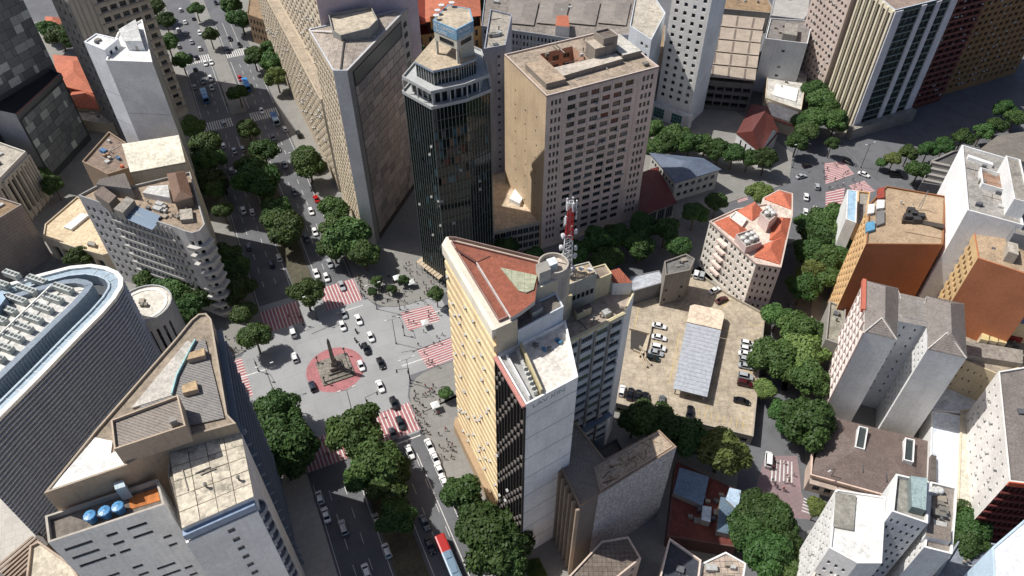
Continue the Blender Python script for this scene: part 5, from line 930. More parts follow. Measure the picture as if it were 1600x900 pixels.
# ---------------- 42 brown ribbed building
bw_ = plaster((150, 134, 120), .4)
b = Bld('ribbed_brown_building', 'brown building with vertical concrete ribs and rubble covered terrace', [S(*q) for q in ((45, 79.5), (43.5, 61.3), (48.2, 62), (69, 65), (68, 70.2), (53.6, 68.8), (52.6, 79.5))], 30, bw_, par=.4)
b.fac(0, ev(10, .02, .98, .5), rows(9, 1, 28.5, .8), plaster((92, 82, 74), .4), depth=.5, nx=1, gl=[G_DARK, glassm((48, 42, 38))]); b.fins(0, [k / 10 for k in range(11)], 0, 29.3, .8, .5, plaster((156, 138, 120), .3), 'rib'); b.skin(1, plaster((112, 104, 98), .3))
m_, t, p = base('rubble_wall'); v = mapped(t, (1, 1, 1)); vo = nd(t, 'ShaderNodeTexVoronoi'); vo.inputs['Scale'].default_value = 1.5; t.links.new(v, vo.inputs['Vector']); x = mixc(t, noi(t, v, .8, 6), c4(lin((176, 170, 170))), c4(lin((136, 130, 132)))); x = mixc(t, .35, x, vo.outputs['Distance']); t.links.new(x, p.inputs['Base Color']); bump(t, p, vo.outputs['Distance'], 1, .3); p.inputs['Roughness'].default_value = .9
b.skin(2, m_); b.roof(SHEETB, plaster((150, 128, 108), .3)); b.blk('rubble_terrace', [S(49, 62.6), S(68.3, 65.4), S(67.5, 69.8), S(53.4, 68.3), S(50.6, 68)], 29.3, 30.1, BEIGE, slabroof((186, 168, 146), .85, 0, .95, (70, 58, 48), 2.2), .3)
for _ in range(26):
    u, v2 = rnd.random(), rnd.random(); p = S(51, 63.6).lerp(S(67.6, 66), u).lerp(S(52.6, 67.6).lerp(S(66.8, 69.2), u), v2); inst('timber', boxmesh(rnd.choice((1.2, 2.4)), .18, .15, rnd.choice([plain((150, 128, 100)), plain((110, 92, 76)), plain((186, 170, 150))])), b.o, (p.x, p.y, 29.85), rnd.random() * 3)
for k, (s_, t_) in enumerate(((57.5, 72.5), (61.5, 73.5))):
    c = S(s_, t_); tk = empty('cooling_tower', (c.x, c.y, 0)); tag(tk, 'yellow cooling tower with a round fan, %s of the pair behind ribbed building' % ('left', 'right')[k], 'cooling tower', 'yellow cooling towers')
    m = MB(); m.box((c.x, c.y, 0), 3.0, 3.0, 18, A26); m.build('casing', plain((150, 120, 62)), tk); m = MB(); m.lathe([(1.1, 0), (1.1, .5), (.9, .5), (.9, .2), (.15, .2), (.15, .5)], (c.x, c.y, 18), 14); m.build('fan', plain((60, 54, 40)), tk)
b = Bld('shaft_podium', 'low dark service block between ribbed building and windowed block', [S(*q) for q in ((53, 70.5), (67, 71.5), (68, 84), (53, 82))], 8, plaster((70, 74, 80), .3)); b.roof(R_DARK)
# ---------------- 43 low buildings in the shaded block
b = Bld('small_brown_house', 'small house with brown tiled roof at the foot of the ribbed building', PX(14, (884, 905), (930, 930), (1002, 872), (982, 838), (940, 845)), 14, plaster((206, 186, 170), .3), par=.4); b.fac(1, ev(4, .05, .95, .3), rows(4, 1, 13, .4), nx=2, fr=plain((150, 80, 70))); b.roof(slabroof((122, 110, 100), .4, 1.0))
b = Bld('tiled_roof_house', 'house with gridded beige roof and white masts at the bottom', PX(12, (1088, 925), (1158, 930), (1166, 880), (1134, 862), (1096, 880)), 12, WHITE, par=.3); b.roof(slabroof((176, 160, 146), .25, 1.3)); b.clut(8)
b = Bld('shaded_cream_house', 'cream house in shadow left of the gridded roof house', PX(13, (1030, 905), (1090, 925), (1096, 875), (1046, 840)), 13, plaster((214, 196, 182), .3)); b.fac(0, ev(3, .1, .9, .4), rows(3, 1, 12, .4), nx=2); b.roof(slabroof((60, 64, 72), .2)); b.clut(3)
b = Bld('court_sheds', 'shaded courtyard of low sheds with rusty red and blue roofs', PX(5, (1042, 838), (1150, 855), (1158, 768), (1056, 720)), 5, plaster((100, 70, 64), .3), par=.2); b.roof(slabroof((110, 56, 48), .5))
for q, c_, zz in ((((1052, 770), (1098, 790), (1108, 745), (1062, 730)), (104, 124, 146), 6.5), (((1120, 830), (1146, 836), (1152, 780), (1126, 776)), (96, 116, 132), 6.8), (((1134, 780), (1153, 798), (1158, 766), (1140, 762)), (176, 196, 214), 7.5), (((1096, 812), (1110, 816), (1112, 792), (1098, 790)), (200, 212, 220), 7)): b.blk('sheet_roof', PX(zz, *q), 4, zz, CONC, corrug(c_, A71, .4, .4))
b.clut(14)
# ---------------- 44 parking deck
DK = slabroof((178, 165, 145), .3, 5.0, .9, (128, 116, 100), .7)
kp = PX(4, (940, 624), (1177, 682), (1196, 490), (1138, 458), (1096, 428), (1010, 432), (985, 452))
b = Bld('parking_deck', 'open rooftop parking deck of tan concrete with a long shelter', kp, 4, CONC, cat='parking deck', par=.8); b.fac(0, ev(10, .1, .98, .8), [(.8, 2.6)], depth=.5, nx=2, gl=[G_DARK]); b.roof(DK, plaster((168, 158, 144), .4))
Qd = W(0, 0)
cq = PX(6.5, (1052, 607), (1105, 620), (1133, 484), (1120, 477), (1085, 471), (1078, 478))
roofm = corrug((150, 156, 164), R(-17), .9, .15, .45)
m = MB(); A, B, C, D = [W(x, y, 6.5) for x, y in ((1052, 607), (1105, 620), (1133, 486), (1079, 474))]
ff = lambda u, v: A.lerp(B, u).lerp(D.lerp(C, u), v)
N = 17
mm = MB(); mm.prism([ff(.01, .005), ff(.99, .005), ff(.99, .76), ff(.01, .76)], 6.0, 6.22, 0, None, True); mm.build('shelter_light_blocker', CONC, b.o)  # unseen slab added under the panels so their shadow falls solid
for k in range(N):
    v0, v1 = k * .76 / N + .001, (k + 1) * .76 / N - .001; mm = MB(); mm.prism([ff(0, v0), ff(1, v0), ff(1, v1), ff(0, v1)], 6.25, 6.4, 0, None, True); mm.build('shelter_panel', plain((166, 170, 176), .5), b.o)
mm = MB(); mm.prism([ff(0, .765), ff(1, .765), ff(1, .96), ff(.9, 1), ff(.12, 1.0), ff(0, .97)], 6.2, 6.5, 0, 1, True); mm.build('shelter_end_roof', [BEIGE, slabroof((220, 200, 178), .12)], b.o)
for u in (.08, .92):
    for v in (.03, .27, .5, .75, .95): inst('shelter_post', boxmesh(.3, .3, 3.0, CONC), b.o, (*ff(u, v), 3.2), A71)
LNm = {}
def dline(p, q, w_=.12):
    d = q - p; c = (p + q) / 2; me = boxmesh(d.length, w_, .012, M_YEL); inst('bay_line', me, b.o, (c.x, c.y, 3.204), math.atan2(d.y, d.x))
for k in range(9): x = 1080 + k * 10; dline(W(x, 650 + k * 2.6, 3.2), W(x + 2.5, 636 + k * 2.6, 3.2))
for k in range(14): y = 510 + k * 12; xr = 1192 - (y - 490) * .095; dline(W(xr - 4, y, 3.2), W(xr - 20, y - 4, 3.2))
for x0, y0, x1, y1 in ((1105, 640, 1140, 510), (1046, 600, 1062, 520), (1000, 470, 990, 520), (1130, 480, 1146, 462), (1120, 488, 1136, 470)): dline(W(x0, y0, 3.2), W(x1, y1, 3.2), .15)
for pts in (((984, 512), (1016, 521), (1018, 500)), ((1016, 521), (1010, 548), (1000, 556)), ((990, 545), (1002, 550), (1006, 562), (1012, 572)), ((1000, 540), (1008, 548), (1011, 560), (1018, 568))):
    pl = [W(x, y, 4) for x, y in pts]; mb = ribbon(pl, .3, .9, CONC); mb.v = [(x, y, z + 3.2) for x, y, z in mb.v]; mb.build('ramp_wall', plaster((186, 172, 152), .4), b.o)
b.blk('dark_ramp_sheet', PX(3.3, (985, 545), (1000, 552), (1012, 522), (986, 514)), 3.19, 3.24, plain((60, 56, 52)))  # flat sheet painted dark like a shaded ramp opening; none is cut
b = Bld('concrete_stair_block', 'small concrete block with roof tank behind the parking deck', PX(16, (1040, 430), (1078, 422), (1086, 404), (1072, 396), (1038, 408)), 16, plaster((136, 130, 122), .5), par=.7); b.fac(0, [(.1, .2), (.75, .85)], [(5, 6), (9, 10)], nx=1); b.roof(slabroof((120, 118, 114), .5)); b.clut(5)
b = Bld('grey_flat_shed', 'shed with pale grey flat roof at the head of the parking deck', PX(9, (986, 456), (1042, 440), (1030, 422), (984, 432)), 9, plaster((120, 120, 120), .3), par=.15); b.roof(slabroof((176, 180, 186), .15))
b = Bld('right_shadow_roofs', 'grey low roofs between the far junction and white wall tower', PX(8, (1440, 285), (1470, 290), (1530, 230), (1490, 236), (1455, 252)), 8, plaster((120, 116, 112), .4), par=.8); b.roof(slabroof((90, 88, 86), .4)); b.ledges(3, (7.4,), .3, .6, CONC)
for k in range(4): b.blk('roof_beam', PX(8, (1444 + k * 4, 282 - k * 9), (1472 + k * 4, 288 - k * 9), (1473 + k * 4, 285 - k * 9), (1445 + k * 4, 279 - k * 9)), 7.2, 8.2, CONC)
b = Bld('far_right_sheds', 'grey sheet roofs at the far right edge behind white wall tower', PX(9, (1530, 235), (1640, 262), (1640, 200), (1560, 212)), 9, CONC, par=.2); b.hip(b.poly, 9, 2, corrug((120, 114, 106), A26, .5), .2); b.finish()
b = Bld('shade_filler_block', 'low dark block behind the stepped garage at the top', PX(10, (1200, 0), (1210, 20), (1120, 12), (1130, -30)), 10, CONC, par=.3); b.roof(R_BROWN); b.clut(6)
# ================================================================ TREES
ORD = ['first', 'second', 'third', 'fourth', 'fifth', 'sixth', 'seventh', 'eighth', 'ninth', 'tenth', 'eleventh', 'twelfth', 'thirteenth', 'fourteenth', 'fifteenth', 'sixteenth', 'seventeenth', 'eighteenth', 'nineteenth', 'twentieth', 'twenty first', 'twenty second', 'twenty third', 'twenty fourth', 'twenty fifth', 'twenty sixth', 'twenty seventh', 'twenty eighth', 'twenty ninth', 'thirtieth', 'thirty first', 'thirty second', 'thirty third', 'thirty fourth', 'thirty fifth', 'thirty sixth', 'thirty seventh', 'thirty eighth', 'thirty ninth', 'fortieth']
def leafmat(name, rgb):
    m, t, p = base(name); c = lin(rgb); v = mapped(t, (1, 1, 1)); oi = nd(t, 'ShaderNodeObjectInfo')
    x = mixc(t, ramp(t, noi(t, v, .5, 4), .3, .7), c4(c, .62), c4((c[0] * 1.25, c[1] * 1.2, c[2]))); x = mixc(t, noi(t, v, 6, 2), mixc(t, .5, x, c4(c, .5)), x)
    hs = nd(t, 'ShaderNodeHueSaturation'); mr = nd(t, 'ShaderNodeMapRange'); mr.inputs[3].default_value = .75; mr.inputs[4].default_value = 1.25; t.links.new(oi.outputs['Random'], mr.inputs[0]); t.links.new(mr.outputs[0], hs.inputs['Value']); t.links.new(x, hs.inputs['Color'])
    mr2 = nd(t, 'ShaderNodeMapRange'); mr2.inputs[3].default_value = .475; mr2.inputs[4].default_value = .515; t.links.new(oi.outputs['Random'], mr2.inputs[0]); t.links.new(mr2.outputs[0], hs.inputs['Hue'])
    t.links.new(hs.outputs[0], p.inputs['Base Color']); p.inputs['Roughness'].default_value = .6; p.inputs['Specular IOR Level'].default_value = .25; return m
LEAF = [leafmat('leaves_deep', (62, 90, 47)), leafmat('leaves_mid', (76, 103, 56)), leafmat('leaves_light', (106, 126, 70))]
BARK = plain((92, 82, 70), .9, 0, 'bark')
def make_tree(seed, flat=.62, lobes=24, leaves=9000):
    """unit crown of radius about 1 centred on z = 0, made of leaf faces over many lobes; and a trunk reaching down to z = -1.9"""
    r = random.Random(seed); mb = MB(); L = []
    for k in range(lobes):
        a = r.uniform(0, 6.2832); e = r.uniform(-.35, 1.0); q = math.sqrt(max(0, 1 - e * e)); d = r.uniform(.45, .74)
        L.append((Vector((math.cos(a) * q * d, math.sin(a) * q * d, e * d * flat)), r.uniform(.26, .42)))
    L.append((Vector((0, 0, .1)), .5)); tot = sum(x[1] ** 2 for x in L)
    for c, rad in L:
        for _ in range(int(leaves * rad * rad / tot)):
            n = Vector((r.gauss(0, 1), r.gauss(0, 1), r.gauss(.35, 1))).normalized(); p = c + Vector((n.x, n.y, n.z * .85)) * rad * r.uniform(.78, 1.1)
            if any((p - c2).length < r2 * .72 for c2, r2 in L if c2 is not c): continue
            t_ = (n + Vector((r.gauss(0, .55), r.gauss(0, .55), r.gauss(.25, .5)))).normalized(); u = t_.orthogonal().normalized(); w_ = t_.cross(u); a = r.uniform(0, 6.28); u, w_ = u * math.cos(a) + w_ * math.sin(a), w_ * math.cos(a) - u * math.sin(a); s = r.uniform(.036, .066)
            mb.face([p - u * s * 1.3, p - w_ * s * .8, p + u * s * 1.3, p + w_ * s * .8])
    for c, rad in L:      # solid leaf-coloured cores added inside the lobes to block light
        k = rad * .74; n = 6
        for i in range(n):
            for j in range(3):
                P = lambda i, j: c + Vector((math.cos(6.2832 * i / n) * math.sin(3.1416 * j / 3), math.sin(6.2832 * i / n) * math.sin(3.1416 * j / 3), math.cos(3.1416 * j / 3) * .85)) * k
                f = [P(i, j), P(i, j + 1), P(i + 1, j + 1), P(i + 1, j)]
                mb.face(f if 0 < j < 2 else ([f[0], f[1], f[2]] if j == 0 else [f[0], f[1], f[3]]))
    crown = mb.mesh('crown', [LEAF[0]]); t = MB(); t.tube((0, 0, -1.9), (.02, .02, -.5), .085, .06, 7)
    for k in range(5): a = k * 1.2566 + r.random(); t.tube((.02, .02, -.6 + .06 * k), (.55 * math.cos(a), .55 * math.sin(a), .05 + .1 * r.random()), .045, .015, 5)
    return crown, t.mesh('trunk', [BARK])
PROTO = [make_tree(11), make_tree(23, .75, 20), make_tree(37, .5, 28), make_tree(52, .85, 18, 8000), make_tree(71, .62, 32, 10000)]
NT = 0
def trees(area, group, lst, far='top'):
    """lst of (px, py, crown radius in m[, leaf tone]); crown centre height follows from the radius"""
    global NT
    lst = sorted(lst, key=lambda q: q[1] if far == 'top' else q[0]); n = len(lst)
    for k, q in enumerate(lst):
        x, y, r = q[:3]; r *= 1.08; tone = q[3] if len(q) > 3 else rnd.choice((0, 1, 1)); zc = r * .55 + 4.2 if r > 2.6 else r * 1.3; p = W(x, y, zc); cr, tr = PROTO[NT % 5] if len(q) < 5 else PROTO[q[4]]; NT += 1
        o = empty('street_tree', (p.x, p.y, 0.0), rnd.uniform(0, 6.28)); sz = ('small' if r < 3.6 else 'broad' if r > 6.3 else 'leafy')
        tone_w = ('dark green', 'green', 'light green')[tone]
        tag(o, '%s %s tree %s%s' % (sz, tone_w, area, '' if n == 1 else ', %s from the %s' % (ORD[k], far)), 'tree', group)
        sx = r * rnd.uniform(.95, 1.05)
        for nm, me in (('crown', cr), ('trunk', tr)):
            c = bpy.data.objects.new(nm, me); col.objects.link(c); c.parent = o; c.location = (0, 0, zc)
            c.scale = (sx, r * rnd.uniform(.95, 1.05), r) if nm == 'crown' else (r * .8, r * .8, zc / 1.9)
            if nm == 'crown': c.material_slots[0].link = 'OBJECT'; c.material_slots[0].material = LEAF[tone]
trees('in the upper avenue median', 'trees in the upper median', [(306, 14, 4), (328, 56, 4.2), (372, 145, 4.5), (387, 203, 4.4), (412, 236, 5.2), (405, 280, 8.2), (392, 262, 5.5), (432, 326, 5.6), (446, 358, 6.6), (430, 348, 4.5), (478, 459, 5.2)])
trees('on the right pavement of upper avenue', 'trees on the right pavement', [(360, 10, 5.5), (376, 30, 6.2), (396, 88, 5), (424, 96, 5.5), (432, 122, 5, 2), (418, 78, 4), (482, 258, 6.2), (474, 240, 4), (521, 330, 5.6, 1), (548, 374, 7.6, 1), (530, 360, 6, 1), (570, 398, 5, 1), (520, 385, 5.2, 1)])
trees('on the shaded left pavement of upper avenue', 'trees on the left pavement', [(242, 12, 6), (258, 32, 5), (284, 95, 4.4), (262, 68, 5), (322, 225, 6), (310, 255, 5.5), (330, 285, 6), (349, 328, 3.6, 1), (336, 300, 4), (352, 400, 5), (362, 430, 5), (330, 250, 5), (375, 455, 5), (300, 200, 5), (382, 490, 4), (372, 420, 4)])
trees('beside the solar panel building', 'trees by the solar panel building', [(232, 440, 4.2), (256, 448, 4.6), (278, 452, 5.4), (304, 452, 5.2), (322, 462, 4.4), (124, 402, 4.4), (282, 494, 3.4), (270, 472, 4), (300, 480, 4.4)], 'left')
trees('behind the dark panelled office', 'trees behind the office', [(72, 46, 5), (92, 55, 6.2), (112, 60, 5), (84, 290, 4), (66, 275, 3.6)], 'left')
trees('at the left plaza corner', 'trees at plaza corners', [(398, 527, 4.8, 1)])
trees('in front of tapering corner building', 'trees in front of corner building', [(432, 648, 6.4, 0), (448, 690, 7.6, 0), (425, 690, 6, 0), (468, 700, 5, 0), (445, 725, 5.4, 0)])
trees('in the lower avenue median', 'trees in the lower median', [(556, 672, 7.4, 1), (592, 725, 7.2, 1), (572, 745, 5, 1), (603, 764, 5, 1), (620, 735, 4, 1), (618, 812, 4.5, 0)])
trees('at the foot of the yellow tower', 'trees by the yellow tower', [(722, 780, 5.4, 0), (768, 842, 8, 0), (750, 820, 5.5, 0), (790, 866, 5.6, 0), (697, 614, 2.0, 1), (682, 459, 2.6, 1)])
trees('on the upper right plaza pavement', 'small trees on the plaza pavement', [(590, 440, 2.0, 1), (630, 438, 1.8, 0), (612, 452, 1.7, 0), (582, 456, 1.6, 0)], 'left')
trees('in front of the parking deck', 'trees below the parking deck', [(990, 660, 4.6, 0), (1018, 655, 6.2, 1), (1042, 672, 5, 0), (1075, 686, 5.6, 0), (1126, 710, 6.6, 2), (1062, 672, 4, 1)], 'left')
trees('along the street right of parking deck', 'trees right of the parking deck', [(1216, 495, 4.6, 1), (1250, 520, 6, 1), (1205, 558, 6.6, 1, 2), (1258, 555, 6.6, 2), (1262, 592, 5.4, 1), (1240, 585, 4.5, 1), (1196, 608, 3.2, 2), (1256, 660, 7.6, 0), (1232, 650, 5, 0), (1275, 530, 5, 1), (1185, 798, 5.5, 0), (1212, 815, 5, 0), (1195, 862, 6, 0), (1236, 885, 4.4, 1), (1170, 830, 5, 0), (1218, 850, 4.6, 0)])
trees('left of the first orange tower', 'trees left of the orange tower', [(1284, 345, 5.6, 1), (1308, 342, 5.4, 1), (1278, 372, 5.4, 0), (1306, 372, 5.6, 1), (1284, 402, 5.6, 1), (1306, 402, 5, 1), (1270, 428, 4.6, 2), (1292, 430, 5, 1), (1262, 352, 4.4, 0), (1264, 396, 5, 0), (1255, 450, 5, 0)])
trees('along the upper right street', 'trees of the upper right street', [(1338, 12, 5, 0), (1330, 40, 4, 0), (1316, 78, 5.2, 1), (1306, 100, 5, 1), (1312, 128, 6, 0), (1272, 140, 5.2, 0), (1286, 158, 6, 1), (1274, 184, 5.6, 1), (1264, 206, 4.6, 1), (1306, 190, 5, 1), (1298, 172, 4.4, 1), (1252, 190, 4, 0), (1246, 222, 4.4, 0)])
trees('behind the blue roofed house', 'trees behind the blue roofed house', [(1024, 206, 4.6, 1), (1040, 224, 5, 0), (1056, 212, 5.4, 1), (1078, 224, 5.4, 0), (1102, 226, 5.4, 1), (1124, 236, 4.6, 0), (1146, 240, 5, 0), (1196, 250, 5, 0), (1170, 246, 4, 0), (1022, 230, 4.6, 1)], 'left')
trees('around the far right junction', 'trees around the far junction', [(1186, 300, 4.4, 2), (1397, 249, 3.2, 2), (1420, 239, 3.6, 1), (1436, 266, 4.6, 0), (1535, 206, 4.2, 1), (1588, 184, 4.2, 1), (1560, 196, 4, 0), (1505, 214, 4, 0), (1475, 228, 4, 0), (1450, 236, 3.6, 0), (1570, 172, 4, 0), (1300, 226, 3, 0), (1378, 255, 2.4, 1)], 'left')
trees('in the dark street behind the yellow tower', 'shaded street trees', [(900, 392, 5, 0), (930, 378, 5.4, 0), (965, 370, 5, 0), (1000, 384, 5.4, 0), (1040, 362, 5, 0), (1085, 335, 4.6, 0), (1120, 318, 4, 0), (950, 405, 5, 0), (1005, 352, 5, 0), (1060, 385, 4.4, 0), (790, 388, 4, 0), (830, 405, 4.4, 0)], 'left')
trees('between the white towers at bottom right', 'trees at the bottom right', [(1508, 822, 5, 0), (1512, 850, 4.4, 0), (1500, 800, 3.6, 0), (1277, 794, 2.6, 2)])
trees('between triangular tower and ornate building', 'trees by the ornate building', [(657, 84, 5, 0), (646, 96, 4, 0), (745, 8, 5, 0)], 'left')
# grass patch by the white wall
mb = MB(); gp_ = ccw(PX(.2, (816, 876), (842, 872), (856, 900), (826, 905))); mb.prism(gp_, 0, .2, 0); r = random.Random(5)
for _ in range(2600):
    u, v = r.random(), r.random(); p = gp_[0].lerp(gp_[1], u).lerp(gp_[3].lerp(gp_[2], u), v); a = r.uniform(0, 3.14); h = r.uniform(.15, .45); d = Vector((math.cos(a), math.sin(a))) * .06; q = Vector((r.gauss(0, .1), r.gauss(0, .1))); mb.face([(p.x - d.x, p.y - d.y, .2), (p.x + d.x, p.y + d.y, .2), (p.x + q.x, p.y + q.y, .2 + h)])
tag(mb.build('grass', LEAF[2]), 'small patch of bright grass below the tall white wall', 'grass', None, 'stuff')
# ================================================================ VEHICLES
GLC = glassm((14, 17, 20), .06); TYRE = plain((24, 24, 25), .8); HLM = plain((214, 216, 214), .2); TLM = plain((130, 20, 18), .3); RIM = plain((130, 132, 134), .3, .6)
def carpaint(rgb):
    key = ('cp', rgb)
    if key not in MATS:
        m, t, p = base('car_paint'); p.inputs['Base Color'].default_value = c4(lin(rgb)); p.inputs['Roughness'].default_value = .28; p.inputs['Coat Weight'].default_value = .6; p.inputs['Coat Roughness'].default_value = .08; MATS[key] = m
    return MATS[key]
def loft(st, n=10, pw=.55):
    """st: (x, half width, z bottom, z top) stations joined by rounded sections"""
    mb = MB(); rings = []
    for x, hw, z0, z1 in st:
        cz, hz = (z0 + z1) / 2, (z1 - z0) / 2; ring_ = []
        for i in range(n):
            a = 6.2832 * (i + .5) / n; c, s = math.cos(a), math.sin(a); ring_.append((x, hw * math.copysign(abs(c) ** pw, c), cz + hz * math.copysign(abs(s) ** pw, s)))
        rings.append(ring_)
    for k in range(len(rings) - 1):
        for i in range(n): j = (i + 1) % n; mb.face([rings[k][i], rings[k + 1][i], rings[k + 1][j], rings[k][j]])
    mb.face(rings[0]); mb.face(rings[-1][::-1]); return mb
def quadpanel(P, k=.1, off=.02):
    """pane lying just proud of the cabin face P, a little smaller than it"""
    P = [Vector(p) for p in P]; c = sum(P, Vector()) / 4; n = (P[1] - P[0]).cross(P[3] - P[0]).normalized(); mb = MB(); mb.face([p.lerp(c, k) + n * off for p in P]); return mb
def car_kind(L, hw, zb, cab, roof, zr, st):
    """cab: (rear, front) of the cabin at belt height, roof: (rear, front) at roof height"""
    body = loft(st); b0, b1 = hw * .88, hw * .7; B = [(cab[0], -b0, zb), (cab[1], -b0, zb), (cab[1], b0, zb), (cab[0], b0, zb)]; T = [(roof[0], -b1, zr), (roof[1], -b1, zr), (roof[1], b1, zr), (roof[0], b1, zr)]
    for i in range(4): j = (i + 1) % 4; body.face([B[i], B[j], T[j], T[i]])
    c = ((roof[0] + roof[1]) / 2, 0, zr + .06)
    for i in range(4): j = (i + 1) % 4; body.face([T[i], T[j], c])
    wh = MB(); wh.tube((0, -.1, 0), (0, .1, 0), .32, n=12); wr_ = MB(); wr_.tube((0, -.115, 0), (0, .115, 0), .2, n=10)
    hl = MB(); hl.box((0, 0, 0), .12, .34, .14); x0, x1 = st[0][0], st[-1][0]
    parts = [('body', body.mesh('body', [TYRE]), (0, 0, 0)), ('windscreen', quadpanel([B[1], B[2], T[2], T[1]]).mesh('g', [GLC]), (0, 0, 0)), ('rear_window', quadpanel([B[3], B[0], T[0], T[3]]).mesh('g', [GLC]), (0, 0, 0)), ('side_window', quadpanel([B[0], B[1], T[1], T[0]]).mesh('g', [GLC]), (0, 0, 0)), ('side_window', quadpanel([B[2], B[3], T[3], T[2]]).mesh('g', [GLC]), (0, 0, 0))]
    wm, rm = wh.mesh('w', [TYRE]), wr_.mesh('r', [RIM]); hm = hl.mesh('h', [HLM]); tl = MB(); tl.box((0, 0, 0), .1, .3, .16); tm = tl.mesh('t', [TLM])
    for sx in (-.3, .31):
        for sy in (-1, 1): parts.append(('wheel', wm, (L * sx, sy * (hw - .1), .32)))
    for sy in (-1, 1): parts.append(('headlight', hm, (x1 - .12, sy * hw * .58, .56))); parts.append(('taillight', tm, (x0 + .05, sy * hw * .6, .68)))
    return parts
HATCH = car_kind(3.9, .86, .9, (-1.86, 1.0), (-1.45, .25), 1.46, [(-1.95, .74, .3, .8), (-1.85, .84, .22, .93), (-.8, .87, .2, .95), (.6, .87, .2, .95), (1.3, .84, .22, .9), (1.8, .76, .26, .76), (1.95, .62, .32, .62)])
SEDAN = car_kind(4.4, .88, .9, (-1.55, 1.05), (-.95, .3), 1.43, [(-2.2, .72, .32, .82), (-2.1, .84, .24, .9), (-1.4, .88, .2, .94), (.5, .88, .2, .94), (1.3, .86, .22, .9), (2.0, .78, .26, .76), (2.2, .62, .34, .6)])
SUV = car_kind(4.3, .92, 1.05, (-2.0, 1.05), (-1.75, .4), 1.7, [(-2.1, .8, .36, .95), (-2.0, .9, .28, 1.08), (-.8, .93, .26, 1.1), (.6, .93, .26, 1.1), (1.3, .9, .28, 1.04), (1.95, .84, .32, .92), (2.1, .72, .4, .8)])
VAN = car_kind(4.9, .95, 1.2, (-2.35, 1.75), (-2.25, 1.0), 2.1, [(-2.45, .86, .35, 1.15), (-2.35, .95, .28, 1.25), (-.5, .96, .26, 1.26), (1.2, .96, .26, 1.25), (2.0, .9, .3, 1.05), (2.4, .74, .38, .82)])
PAINT = {'white': (226, 226, 224), 'silver': (164, 168, 170), 'grey': (96, 100, 104), 'black': (20, 21, 23), 'dark blue': (30, 40, 58), 'red': (170, 26, 26), 'maroon': (70, 20, 26), 'dark green': (28, 40, 40)}
UP, DN = math.atan2(AV.y, AV.x), math.atan2(-AV.y, -AV.x); RT_, LT_ = g26, g26 + math.pi
CARS = {}
def car(x, y, ang, color, kind, area, z=0.0):
    CARS.setdefault((area, color, kind), []).append((x, y, ang, z))
KN = {'hatchback': HATCH, 'sedan': SEDAN, 'large car': SUV, 'van': VAN}
def flush_cars():
    for (area, color, kind), lst in CARS.items():
        lst.sort()
        for k, (x, y, ang, z) in enumerate(lst):
            p = W(x, y, z + .7); o = empty('van' if kind == 'van' else 'car', (p.x, p.y, z + .01), ang)
            tag(o, '%s %s %s%s' % (color, kind, area, '' if len(lst) == 1 else ', %s %s %s from the left' % (ORD[k], color, kind)), 'van' if kind == 'van' else 'car', 'cars and vans in the streets' if z < 2 else 'cars on the parking deck')
            for nm, me, loc in KN[kind]:
                c = bpy.data.objects.new(nm, me); col.objects.link(c); c.parent = o; c.location = loc
                if nm == 'body': c.material_slots[0].link = 'OBJECT'; c.material_slots[0].material = carpaint(PAINT[color])
H, D_, U_, V_ = 'hatchback', 'sedan', 'large car', 'van'
A_ = 'on the plaza junction'
for q in ((537, 490, DN, 'silver', H), (560, 499, DN, 'white', D_), (535, 509, DN, 'white', H), (579, 526, DN, 'white', H), (572, 545, DN, 'black', U_), (595, 567, DN, 'black', D_), (564, 571, DN, 'white', H), (594, 603, DN, 'white', D_), (616, 630, DN, 'black', U_), (457, 518, UP, 'white', V_), (460, 558, UP, 'white', H), (488, 603, UP, 'dark blue', H)): car(*q, A_)
A_ = 'by the red crossing below the plaza'
for q in ((626, 661, DN, 'dark green', U_), (614, 677, DN, 'grey', H), (640, 706, DN, 'white', D_), (632, 735, DN, 'grey', U_), (664, 816, DN, 'grey', D_), (672, 852, DN, 'black', D_)): car(*q, A_)
A_ = 'parked along the kerb by the yellow tower'
for q in ((671, 696, DN, 'white', D_), (680, 716, DN, 'white', D_), (687, 735, DN, 'white', D_), (695, 755, DN, 'white', D_), (703, 772, DN, 'white', D_), (725, 820, DN, 'silver', H)): car(*q, A_)
A_ = 'in the shadow on the lower left carriageway'
for q in ((499, 777, UP, 'white', H), (509, 804, UP, 'white', D_), (536, 824, UP, 'silver', U_), (589, 814, UP, 'silver', D_), (604, 860, UP, 'white', H), (572, 892, UP, 'white', H), (549, 742, UP, 'white', H)): car(*q, A_)
A_ = 'on the upper right carriageway'
for q in ((534, 446, DN, 'silver', D_), (494, 427, DN, 'white', D_), (510, 433, DN, 'white', H), (515, 411, DN, 'silver', D_), (492, 362, DN, 'white', H), (479, 372, DN, 'black', D_), (494, 310, UP, 'red', D_), (486, 330, DN, 'white', H), (445, 257, DN, 'silver', H), (434, 232, DN, 'white', D_), (467, 210, UP, 'black', V_), (445, 201, UP, 'white', H), (470, 345, DN, 'maroon', H), (460, 300, DN, 'grey', H), (409, 173, DN, 'white', H), (427, 215, DN, 'grey', H)): car(*q, A_)
A_ = 'on the upper left carriageway'
for q in ((436, 402, UP, 'white', H), (424, 412, UP, 'dark blue', H), (380, 328, UP, 'white', D_), (394, 331, UP, 'white', H), (361, 266, UP, 'silver', H), (366, 235, UP, 'silver', D_), (379, 232, UP, 'silver', H), (349, 227, UP, 'white', H), (351, 297, UP, 'black', H), (350, 192, UP, 'silver', H), (388, 385, UP, 'grey', H)): car(*q, A_)
A_ = 'at the far end of the avenue'
